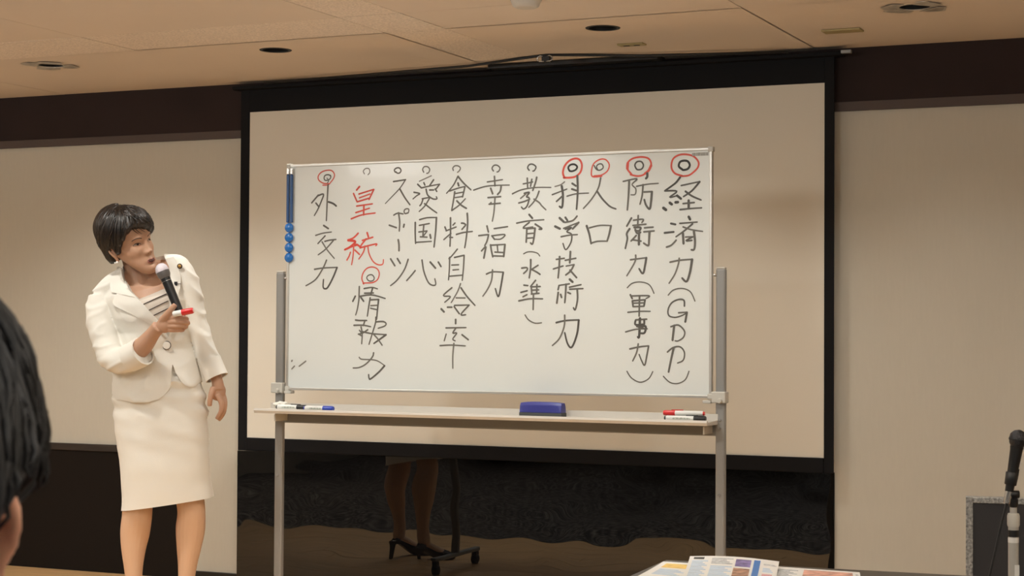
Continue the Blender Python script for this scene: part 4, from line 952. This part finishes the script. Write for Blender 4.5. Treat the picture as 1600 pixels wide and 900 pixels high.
# fringe swept from the parting over the brow to her left
for k in range(34):
    t = k/33
    lock(bm, -30+rnd.uniform(-4, 4), 62-10*t+rnd.uniform(-2, 2), -14+66*t, 42-30*t+rnd.uniform(-3, 3), .0052*HS, .002, 10)
for a0, a1, e1 in ((-24, -6, 12), (-30, -14, 15), (-18, 4, 14)):
    P = []
    for k in range(9):
        t = k/8; a = math.radians(a0+(a1-a0)*t*t); e = math.radians(40+(e1-40)*t)
        d = (FX.to_3x3() @ Vector((math.sin(a)*math.cos(e), -math.cos(a)*math.cos(e), math.sin(e)))).normalized()
        c = FX @ C0; h = hb.ray_cast(c+d*.4, -d)[0]
        if h is not None: P.append(h+d*(.014*(1-t)+.003))
    add_tube(bm, P, [.0026*(1-.8*k/len(P)) for k in range(len(P))], 6)
fr_ = from_bm('hair_locks', bm, m_hair, hair, True)

# ---- clothes
def wr_t(p, a):
    return .007*NO(Vector((p.x*9, p.y*9, p.z*14)))+.005*NO(Vector((p.x*4+p.z*10, p.y*4, p.z*22-p.x*9)))
bm = bmesh.new()
loft(bm, [(-0.1708, 0.8849, 0.2018, 0.8849, .0, .128), (-0.1708, 0.9263, 0.1992, 0.9263, .0, .128), (-0.1708, 0.9728, 0.1940, 0.9728, 0, .125), (-0.1630, 1.0375, 0.1785, 1.0375, 0, .117), (-0.1527, 1.1100, 0.1504, 1.1152, -.002, .106), (-0.1501, 1.1746, 0.1360, 1.1798, -.008, .110), (-0.1656, 1.2316, 0.1319, 1.2522, -.014, .122), (-0.1863, 1.2781, 0.1293, 1.3141, -.014, .120), (-0.2070, 1.3144, 0.1153, 1.3711, -.008, .105), (-0.2070, 1.3402, 0.1035, 1.4127, .0, .085), (-0.1811, 1.3713, 0.0870, 1.4543, .005, .070), (-0.1423, 1.4127, 0.0761, 1.4751, .008, .058), (-0.1242, 1.4386, 0.0369, 1.4907, .01, .05)], 56, wr_t)
limb(bm, [(-0.2277, 1.3195, 0, .040), (-0.1818, 1.3610, .003, .050), (-0.1046, 1.3973, .005, .055), (0.0120, 1.4387, .005, .055), (0.0822, 1.4490, .003, .046), (0.1164, 1.4386, .0, .036)])
def wr_s(t): return .015*math.sin(t*40)*max(0, math.sin(PI*min(1, t*1.1)))**2
limb(bm, [(-0.2199, 1.3247, 0, .050), (-0.2202, 1.2780, -.01, .057), (-0.2105, 1.2108, -.03, .060), (-0.1868, 1.1415, -.055, .056), (-0.1589, 1.0880, -.088, .054), (-0.1136, 1.0682, -.12, .054), (-0.0614, 1.0839, -.15, .053), (-0.0177, 1.1046, -.178, .053)], 9, 28, wr=wr_s)
limb(bm, [(0.0828, 1.4489, 0, .044), (0.1087, 1.4179, 0, .050), (0.1320, 1.3609, 0, .050), (0.1501, 1.2885, 0, .046), (0.1682, 1.2135, 0, .043), (0.1966, 1.1332, 0, .042), (0.2239, 1.0687, -.008, .044), (0.2483, 1.0120, -.015, .043)], 9, 28, wr=lambda t: .012*math.sin(t*36)*(.3+t))
VCUT = [(-0.1343, 1.4498), (-0.1161, 1.3955), (-0.0781, 1.3412), (-0.0444, 1.3103), (0.0294, 1.2311), (0.0713, 1.1597), (0.0761, 1.2311), (0.0761, 1.3077), (0.0689, 1.3842), (0.0592, 1.4478), (0.0370, 1.4910), (0.0218, 1.5241), (-0.1161, 1.5263)]
HCUT = [(-0.2587, 0.8176), (-0.2587, 0.9418), (-0.1716, 0.9373), (-0.1465, 0.9149), (-0.0667, 0.9028), (0.0038, 0.9049), (0.0395, 0.9151), (0.0616, 0.9302), (0.0761, 0.9479), (0.0844, 0.9682), (0.0868, 1.0014), (0.0879, 1.0524), (0.0915, 1.0524), (0.1019, 1.0216), (0.1203, 0.9906), (0.1404, 0.9696), (0.1601, 0.9626), (0.1772, 0.9684), (0.1899, 0.9859), (0.2018, 1.0091), (0.2717, 0.9211), (0.2717, 0.8176)]
# cuff openings
jm = remeshed(bm, 'jacket', .0045, 3, cuts=[(VCUT, -.5, .03), (HCUT, -.5, .5)])
def folds(me):
    # creases of the cloth: they run across the bent arm and slantwise over the hanging one
    nr = [v.normal.copy() for v in me.vertices]
    def ridge(v): return (1-min(1, abs(NO(v))*2.6))**2
    def sm(t): t = max(0, min(1, t)); return t*t*(3-2*t)
    D_ = []
    for v in me.vertices:
        x, y, z = v.co
        wl = max(sm((-.150-x)/.05), sm((-.085-y)/.05)*sm((-0.6210, 1.1539)[1]/.02-z/.02)*sm((.02-x)/.04))
        wr_ = sm((x-(.105+(1.45-z)*.155))/.03)*sm((1.47-z)/.05)
        wt = max(0, 1-wl-wr_); d = 0
        for w_, ax, k in ((wl, Vector((z*17-x*9, y*7, x*6+z*4)), .0066), (wr_, Vector((z*17+x*13, y*6, 5+x*5)), .0062), (wt, Vector((x*9+z*7, 3+y*4, z*5-x*6)), .0028)):
            if w_ > 0: d += w_*k*((ridge(ax)-.35)+.35*NO(ax*2.3))
        D_.append(d)
    # even the creases out over the neighbours so that none ends abruptly
    E_ = [tuple(e.vertices) for e in me.edges]
    for it in range(3):
        S_ = [0.0]*len(D_); N_ = [0]*len(D_)
        for a, b in E_: S_[a] += D_[b]; S_[b] += D_[a]; N_[a] += 1; N_[b] += 1
        D_ = [(.5*d+.5*s_/max(1, c_)) for d, s_, c_ in zip(D_, S_, N_)]
    for v, n_, d in zip(me.vertices, nr, D_): v.co += n_*d
folds(jm); jm.update()
jacket = put('jacket', jm, m_suit, woman); sharp(jacket, .9)
jb = bvh_of(jacket)
def jpt(x, z, off=0, bvh=None, dflt=-.1):
    b = bvh or jb
    h = b.ray_cast(Vector((x, -.6, z)), Vector((0, 1, 0)), 1)[0]
    if h is None or h.y > .02: h = b.find_nearest(Vector((x, -.12, z)))[0]
    return Vector((x, h.y-off, z))
def panel_on(name, A, B, off, m, parent, n=26, mm=10, th=.003, bvh=None, smax=.03):
    """cloth panel between the lines A and B, lying on the surface behind it"""
    def samp(L, t):
        f = t*(len(L)-1); i = min(int(f), len(L)-2); k = f-i
        return (L[i][0]*(1-k)+L[i+1][0]*k, L[i][1]*(1-k)+L[i+1][1]*k)
    A = crom(A, 5); B = crom(B, 5); G = []
    for i in range(n+1):
        a = samp(A, i/n); b = samp(B, i/n); row = []
        for j in range(mm+1):
            k = j/mm
            x, z = a[0]*(1-k)+b[0]*k, a[1]*(1-k)+b[1]*k
            row.append(jpt(x, z, 0, bvh))
        G.append(row)
    # relax depth so the panel spans the opening smoothly
    Y = [[p.y for p in r] for r in G]
    for it in range(10):
        Y2 = [r[:] for r in Y]
        for i in range(n+1):
            for j in range(mm+1):
                nb = [Y[a][b] for a, b in ((i-1, j), (i+1, j), (i, j-1), (i, j+1)) if 0 <= a <= n and 0 <= b <= mm]
                Y2[i][j] = min(G[i][j].y, sum(nb)/len(nb)) if it < 9 else Y[i][j]
        Y = Y2
    vs = []; fs = []; N = (n+1)*(mm+1)
    for L in (0, 1):
        for i in range(n+1):
            for j in range(mm+1):
                e = off*(.35+.65*math.sin(PI*min(1, .15+.85*j/mm)))
                vs.append((G[i][j].x, Y[i][j]-e-(th if L == 0 else -.002), G[i][j].z))
    idx = lambda L, i, j: L*N+i*(mm+1)+j
    for i in range(n):
        for j in range(mm):
            fs.append((idx(0, i, j), idx(0, i, j+1), idx(0, i+1, j+1), idx(0, i+1, j)))
            fs.append((idx(1, i, j), idx(1, i+1, j), idx(1, i+1, j+1), idx(1, i, j+1)))
    for i in range(n):
        for j in (0, mm): fs.append((idx(0, i, j), idx(0, i+1, j), idx(1, i+1, j), idx(1, i, j)))
    for j in range(mm):
        for i in (0, n): fs.append((idx(0, i, j), idx(0, i, j+1), idx(1, i, j+1), idx(1, i, j)))
    bm = bmesh.new(); V = [bm.verts.new(v) for v in vs]
    for f in fs: bm.faces.new([V[q] for q in f])
    o = from_bm(name, bm, m, parent, True); sharp(o, 1.0); return o
panel_on('lapel', [(-0.0839, 1.3412), (-0.0472, 1.3154), (0.0294, 1.2336), (0.0689, 1.1623)], [(-0.1343, 1.3367), (-0.1465, 1.2906), (-0.0611, 1.2491), (0.0167, 1.2056), (0.0665, 1.1572)], .006, m_suit, jacket)
panel_on('lapel', [(0.0469, 1.4758), (0.0641, 1.4453), (0.0713, 1.3969), (0.0785, 1.3077), (0.0761, 1.1750)], [(0.0785, 1.4838), (0.1019, 1.4305), (0.1112, 1.3847), (0.0996, 1.2823), (0.0785, 1.1673)], .006, m_suit, jacket)
panel_on('collar', [(-0.1252, 1.4367), (-0.1132, 1.3929), (-0.0781, 1.3437), (-0.0472, 1.3179)], [(-0.1434, 1.4449), (-0.1621, 1.4067), (-0.1716, 1.3708), (-0.1590, 1.3397)], .009, m_suit, jacket)
# collar standing behind the neck
bm = bmesh.new()
ring = []
for k in range(17):
    t = k/16; a = PI*t
    x0, z0 = -0.1449, 1.4282; x1, z1 = 0.0466, 1.4851
    x = (x0+x1)/2-(x1-x0)/2*math.cos(a); z = z0+(z1-z0)*t; y = -.035*(1-t)+.01*t+.085*math.sin(a)
    ring.append((x, y, z))
rows = []
for (dz, dy) in ((-.03, -.004), (.016, -.002), (.020, .004), (-.03, .012)):
    rows.append([bm.verts.new((x, y+dy, z+(dz if dz < 0 else dz*math.sin(PI*(k_+.2)/16.4)**.6-.006*(1-math.sin(PI*(k_+.2)/16.4))))) for k_, (x, y, z) in enumerate(ring)])
for a in range(4):
    A_, B_ = rows[a], rows[(a+1) % 4]
    for k in range(16): bm.faces.new((A_[k], A_[k+1], B_[k+1], B_[k]))
bm.faces.new([r[0] for r in rows]); bm.faces.new([r[-1] for r in rows][::-1])
from_bm('collar_stand', bm, m_suit, jacket, True)
# turned-back cuffs
def cuff(P, n=40):
    bm = bmesh.new(); Q = crom(P, 4)
    pts = [Vector((a, c, b)) for a, b, c, d in Q]; rad = [d for a, b, c, d in Q]
    pts, T, U = frames(pts); R = []
    seq = [(i, 0) for i in range(len(pts))]+[(i, .006) for i in range(len(pts)-1, -1, -1)]
    for i, dr in seq:
        v = T[i].cross(U[i]); r = rad[i]-dr
        R.append([bm.verts.new(pts[i]+U[i]*r*math.cos(2*PI*k/n)+v*r*math.sin(2*PI*k/n)) for k in range(n)])
    for a in range(len(R)):
        p, q = R[a], R[(a+1) % len(R)]
        for k in range(n): bm.faces.new((p[k], p[(k+1) % n], q[(k+1) % n], q[k]))
    o = from_bm('cuff', bm, m_suit, jacket, True); sharp(o, .8); return o
cuff([(-0.0701, 1.0788, -.145, .056), (-0.0410, 1.0917, -.163, .0575), (-0.0118, 1.1072, -.182, .058)])
cuff([(0.2213, 1.0713, -.008, .0455), (0.2374, 1.0352, -.012, .0465), (0.2539, 0.9992, -.018, .047)])
def disc_on(name, x, z, r, th, m, parent, off=0.0, n=28):
    p = jpt(x, z, off)
    mt = Matrix.Translation(p) @ Matrix.Rotation(PI/2, 4, 'X')
    return lathe(name, [(r*.6, -.001), (r, 0), (r, th*.6), (r*.85, th), (r*.3, th)], m, parent, n, mt)
bt = disc_on('button', 0.0653, 1.1291, .0175, .004, m_stripe, jacket, .003)
disc_on('button_face', 0.0653, 1.1291, .0152, .0012, m_suit, bt, .0065)
disc_on('flower_badge', 0.1066, 1.4460, .0105, .005, m_stripe, jacket, .012)
disc_on('badge_centre', 0.1066, 1.4460, .0065, .002, m_gold, jacket, .0165)
tag(box('pin_clip', (-.006, -.004, -.008), (.006, .004, .008), m_black, jacket), 'small dark clip').location = jpt(0.0938, 1.3755, .016)
tube('pin_bar', [jpt(0.0950, 1.3755, .018), jpt(0.1134, 1.3745, .018)], .0012, m_stripe, jacket, 6)
# seam line of the front edge and pocket welt
# skirt
def wr_k(p, a):
    q = .0025*NO(Vector((p.x*6, p.y*6, p.z*10)))
    k = max(0, min(1, (p.z-.62)/.2))
    return q+k*.010*math.sin(p.z*95+p.x*22)*NO(Vector((p.x*5, 3, p.z*5)))*2+.004*NO(Vector((p.x*12, 8, p.z*12)))
bm = bmesh.new()
K = [(-0.1294, 1.0375, 0.1552, 1.0375, 0, .095), (-0.1578, 0.9728, 0.1863, 0.9728, 0, .108), (-0.1656, 0.9159, 0.2018, 0.9159, 0, .114), (-0.1604, 0.8435, 0.2122, 0.8486, .0, .118), (-0.1501, 0.7400, 0.2199, 0.7529, 0, .118), (-0.1345, 0.6235, 0.2251, 0.6494, 0, .114), (-0.1268, 0.5330, 0.2329, 0.5718, 0, .110), (-0.1281, 0.4631, 0.2406, 0.5201, 0, .108)]
K = crom(K, 5)
n = 72; R = []
for inner in (0, 1):
    seq = K if not inner else K[::-1][:22]
    for (xl, zl, xr, zr, yc, ry) in seq:
        cx, cz, hx, hz = (xl+xr)/2, (zl+zr)/2, (xr-xl)/2-inner*.005, (zr-zl)/2
        r = []
        for i in range(n):
            a = 2*PI*i/n; c, s = math.cos(a), math.sin(a)
            p = Vector((cx+hx*c, yc+(ry-inner*.005)*math.copysign(abs(s)**.85, s), cz+hz*c))
            p += wr_k(p, a)*Vector((c, s, 0)); r.append(bm.verts.new(p))
        R.append(r)
for a, b in zip(R, R[1:]):
    for i in range(n): bm.faces.new((a[i], a[(i+1) % n], b[(i+1) % n], b[i]))
bm.faces.new(R[0][::-1]); bm.faces.new(R[-1])
skirt = from_bm('skirt', bm, m_suit, woman, True); sharp(skirt, 1.0)
# hem seam
# striped top under the jacket
bm = bmesh.new()
loft(bm, [(-0.1501, 1.2781, 0.1057, 1.3478, -.012, .0915), (-0.1475, 1.2574, 0.1109, 1.3090, -.012, .0935), (-0.1397, 1.2057, 0.1135, 1.2315, -.012, .0945), (-0.1294, 1.1151, 0.1303, 1.1152, -.005, .080), (-0.1294, 0.9987, 0.1552, 0.9987, 0, .09)], 56)
top = from_bm('striped_top', bm, m_cami, woman, True)
tb_ = bvh_of(top)
panel_on('neckline_band', [(-0.0527, 1.3103), (-0.0040, 1.3305), (0.0616, 1.3612)], [(-0.0417, 1.2873), (0.0012, 1.3075), (0.0641, 1.3382)], .001, m_cami, top, 16, 4, .002, bvh=hb)
for A_, B_ in (((-0.0389, 1.2860), (0.0616, 1.3357)), ((-0.0146, 1.2630), (0.0665, 1.3064)), ((0.0090, 1.2451), (0.0689, 1.2770)), ((0.0218, 1.2209), (0.0713, 1.2464))):
    P = []
    for k in range(13):
        t = k/12; x, z = A_[0]+(B_[0]-A_[0])*t, A_[1]+(B_[1]-A_[1])*t
        h1 = tb_.ray_cast(Vector((x, -.6, z)), Vector((0, 1, 0)), 1)[0]; h2 = hb.ray_cast(Vector((x, -.6, z)), Vector((0, 1, 0)), 1)[0]
        ys_ = [h.y for h in (h1, h2) if h and h.y > -.16]
        P.append(Vector((x, (min(ys_) if ys_ else -.1)-.0025, z)))
    tag(tube('stripe', P, .0016, m_stripe, top, 6), 'dark stripe')
# shoes
m_shoe = mat('black leather', (.012, .011, .010), .25)
for fx in (-0.0699, 0.0000, 0.1345, 0.0000)[::2]:
    sh = None
    bm = bmesh.new()
    loft(bm, [(fx-.034, .060, fx+.034, .060, .015, .05), (fx-.036, .075, fx+.036, .075, .012, .05)], 24)
    limb(bm, [(fx, .075, .035, .030), (fx+.006, .062, -.02, .034), (fx+.028, .034, -.085, .037), (fx+.045, .022, -.13, .030), (fx+.055, .016, -.165, .014)], 5, 18)
    for v in bm.verts: v.co.z = max(v.co.z, .0 if v.co.y < -.07 else .0+(.055*min(1, (v.co.y+.07)/.08)))
    limb(bm, [(fx, .07, .045, .022), (fx, .035, .048, .012), (fx, .001, .048, .010)], 4, 12)
    sh = put('shoe', remeshed(bm, 'shoe', .004, 2), m_shoe, woman)

# ---- what she holds
def wpt(x, z, y): return woman_M @ Vector((x, y, z))
woman_M = Matrix.Translation((-4.312, 6.05, 0)) @ Matrix.Rotation(.4244, 4, 'Z')
pm, qm = wpt(0.0704, 1.4246, -.235), wpt(0.1452, 1.2505, -.240)
mic = thing('handheld_microphone', "black handheld microphone with a silver grille held up to the woman's chin", 'microphone')
mic.matrix_world = axis_M(pm, qm)
m_grille = mat('microphone mesh', (.64, .59, .64), .5, .2, bump=1, bscale=300)
m_gband = mat('dark grey band', (.16, .15, .15), .4, .4)
L = (qm-pm).length
lathe('grille', [(.004, -.027), (.014, -.0235), (.0225, -.014), (.0262, 0), (.0262, .006)], m_grille, mic, 32)
lathe('grille_band', [(.0264, .006), (.0255, .022), (.020, .034)], m_gband, mic, 32)
lathe('handle', [(.0195, .034), (.0185, .06), (.0175, .12), (.0165, L+.01), (.015, L+.045)], m_black, mic, 32)
lathe('handle_ring', [(.0192, .046), (.0190, .048)], m_silver, mic, 32)
pr_, qr_ = wpt(0.1357, 1.2540, -.283), wpt(0.2070, 1.2675, -.292)
rp = thing('red_marker', "red capped white marker gripped in the woman's hand beside the microphone", 'marker pen')
rp.matrix_world = axis_M(pr_, qr_)
lathe('barrel', [(.0095, -.012), (.0115, -.008), (.0115, .024)], m_barrel, rp, 24)
lathe('cap', [(.0120, .024), (.0126, .03), (.0120, .064), (.0105, .070)], m_redcap, rp, 24)
lathe('cap_end', [(.008, .070), (.0075, .0715)], mat('pale pink plastic', (.8, .45, .42), .3), rp, 20)

# ------------------------------------------------------------------ the listener in the foreground, seen from behind
MX, MY = -.8052, .849
man = thing('person', 'listener in a dark jacket with black hair, seen from behind at the left edge', 'person', (MX, MY, HF), .4244)
MM = Matrix.Translation((MX, MY, HF)) @ Matrix.Rotation(.4244, 4, 'Z')
m_skin2 = mat('ruddy skin', (.78, .40, .27), .5); 
_b = m_skin2.node_tree.nodes['Principled BSDF']; _b.inputs['Subsurface Weight'].default_value = .15; _b.inputs['Subsurface Radius'].default_value = (.012, .004, .002); _b.inputs['Subsurface Scale'].default_value = .5
m_hair2 = hair_mat('black hair', (.006, .006, .007), (.04, .04, .045), .5, (1, 1, .3), 55)
m_jack2 = mat('dark navy jacket', (.015, .016, .022), .8, bump=.2, bscale=300)
m_trou = mat('dark trousers', (.012, .012, .014), .85)
HZ = .967-HF
FM = Matrix.Translation((0, 0, HZ)) @ Matrix.Rotation(math.radians(182), 4, 'Z')
bm = bmesh.new()
headmesh(bm, FM)
def earmesh2(bm, s, M4):
    rim = [(.066, .000, .084), (.076, .010, .094), (.085, .020, .108), (.087, .026, .122), (.083, .020, .133), (.073, .008, .134), (.067, .0, .124)]
    add_tube(bm, [M4 @ Vector((s*x, y, z)) for x, y, z in [tuple(q) for q in crom(rim, 4)]], .0045, 10)
    for c, r in (((.073, .010, .108), (.006, .014, .026)), ((.070, .002, .082), (.006, .009, .011))):
        for v in bmesh.ops.create_icosphere(bm, subdivisions=2, radius=1)['verts']:
            v.co = M4 @ Vector((s*(c[0]+r[0]*v.co.x+.35*r[1]*v.co.y), c[1]+r[1]*v.co.y, c[2]+r[2]*v.co.z))
earmesh2(bm, -1, FM); earmesh2(bm, 1, FM)
limb(bm, [(0, HZ+.10, .0, .056), (0, HZ+.04, -.012, .056), (0, HZ-.02, -.015, .058), (0, HZ-.07, -.01, .07)])
limb(bm, [(0, HZ-.02, -.01, .058), (0, 1.0, -.01, .08), (0, .8, .0, .09), (0, .6, .0, .09)])
for s in (-1, 1):
    limb(bm, [(s*.02, .995, -.01, .05), (s*.16, 1.00, -.01, .042), (s*.215, .95, -.01, .04), (s*.235, .85, -.01, .035), (s*.245, .73, .0, .034), (s*.21, .66, .08, .034)])
    # hands resting on the thighs
    ell(bm, (s*.15, .30, .56), [(.036, 0, 0), (0, .045, -.01), (0, 0, .016)])
    limb(bm, [(s*.21, .66, .08, .034), (s*.185, .60, .20, .030), (s*.16, .575, .28, .026)])
    for k in range(4):
        x0 = s*(.15+(k-1.5)*.019)
        limb(bm, [(x0, .562, .325, .0105), (x0, .560, .365, .0095), (x0, .548, .39+.006*(1.5-abs(k-1.5)), .0085)], 4, 10)
    limb(bm, [(s*.118, .565, .29, .012), (s*.100, .560, .32, .0105), (s*.096, .552, .345, .009)], 4, 10)
mb = put('body', remeshed(bm, 'body', .0035, 2), m_skin2, man)
LOW2 = [(-180, -44), (-150, -44), (-128, -34), (-114, -12), (-102, 6), (-88, 12), (-75, -2), (-62, 10), (-40, 34), (0, 40), (40, 34), (62, 10), (75, -2), (88, 12), (102, 6), (114, -12), (128, -34), (150, -44), (180, -44)]
def low_m(az):
    d = math.degrees(az); d = d-360 if d > 180 else d
    return math.radians(interp(LOW2, d))
def thk_m(az, el):
    e = math.degrees(el)
    return .012+.007*g(e-8, 22)+.024*g(e-78, 42)
vs, fs = hair_cap(FM, low_m, thk_m, 11, 200, 40)
hm = mesh('hair', vs, fs, m_hair2, man, True)
hv2 = bvh_of(hm); bm = bmesh.new(); rnd = random.Random(9)
def lock2(az0, el0, az1, el1, r, lift, wave):
    P = []; c = FM @ C0
    for k in range(13):
        t = k/12; a = math.radians(az0+(az1-az0)*t+wave*math.sin(t*7+az1)); e = math.radians(el0+(el1-el0)*t)
        d = FM.to_3x3() @ Vector((math.sin(a)*math.cos(e), -math.cos(a)*math.cos(e), math.sin(e)))
        h = hv2.ray_cast(c+d*.4, -d)[0]
        if h is not None: P.append(h+d*(lift+.006*t*t*rnd.random()))
    if len(P) > 5:
        n_ = len(P); add_tube(bm, P, [r*(.3+.7*math.sin(PI*min(1, (k+.6)/n_))) for k in range(n_)], 6, True, .6)
for k in range(420):
    az = rnd.uniform(-180, 180); L = interp(LOW2, az); e1 = L+abs(rnd.gauss(0, 1))*28; e0 = min(86, e1+rnd.uniform(30, 60))
    if e0-e1 < 12: continue
    lock2(az*.9-8, e0, az+rnd.uniform(-4, 4), e1-2, rnd.uniform(.0015, .0036), rnd.uniform(.0, .003), rnd.uniform(0, 3))
from_bm('hair_locks', bm, m_hair2, hm, True)
# clothes: jacket, trousers
bm = bmesh.new()
def ringr(z, rx, ry, yc=0): return (-rx, z, rx, z, yc, ry)
loft(bm, [ringr(.47, .17, .12, .02), ringr(.55, .175, .125, .01), ringr(.70, .175, .12, 0), ringr(.85, .19, .12, -.01), ringr(.96, .20, .115, -.015), ringr(1.03, .175, .09, -.015), ringr(1.065, .11, .07, -.015), ringr(1.085, .065, .06, -.012)], 48)
for s in (-1, 1):
    limb(bm, [(s*.16, 1.005, -.012, .062), (s*.205, .965, -.01, .062), (s*.235, .85, -.01, .055), (s*.250, .73, .0, .050), (s*.235, .67, .06, .048), (s*.20, .62, .17, .042), (s*.183, .60, .22, .039)])
put('jacket', remeshed(bm, 'jacket', .007, 3), m_jack2, man)
bm = bmesh.new()
loft(bm, [(-.17, .455, .17, .455, .02, .13), (-.175, .51, .175, .51, .02, .135), (-.165, .58, .165, .58, .01, .12)], 40)
for s in (-1, 1):
    limb(bm, [(s*.09, .52, .03, .082), (s*.115, .525, .20, .076), (s*.135, .52, .40, .066), (s*.14, .48, .455, .062), (s*.14, .38, .46, .058), (s*.14, .20, .45, .052), (s*.14, .08, .44, .050)])
put('trousers', remeshed(bm, 'trousers', .008, 3), m_trou, man)
for s in (-1, 1):
    bm = bmesh.new()
    limb(bm, [(s*.14, .065, .42, .042), (s*.143, .045, .48, .042), (s*.150, .034, .56, .040), (s*.153, .026, .61, .024)])
    for v in bm.verts: v.co.z = max(v.co.z, .001)
    put('shoe', remeshed(bm, 'shoe', .006, 2), m_shoe, man)
# his chair
ch = thing('stacking_chair', 'dark padded chair under the listener in the foreground', 'chair', (MX, MY, HF), .4244)
box('seat', (-.22, -.14, .405), (.22, .28, .452), m_trou, ch, .015)
box('backrest', (-.21, -.205, .55), (.21, -.165, .86), m_trou, ch, .015)
for s in (-1, 1):
    tube('back_frame', [(s*.19, -.10, .42), (s*.19, -.16, .50), (s*.19, -.185, .60)], .011, m_leg, ch, 10)
    tube('leg', [(s*.20, .25, .41), (s*.205, .27, .0)], .011, m_leg, ch, 10)
    tube('leg', [(s*.20, -.11, .41), (s*.205, -.17, .0)], .011, m_leg, ch, 10)
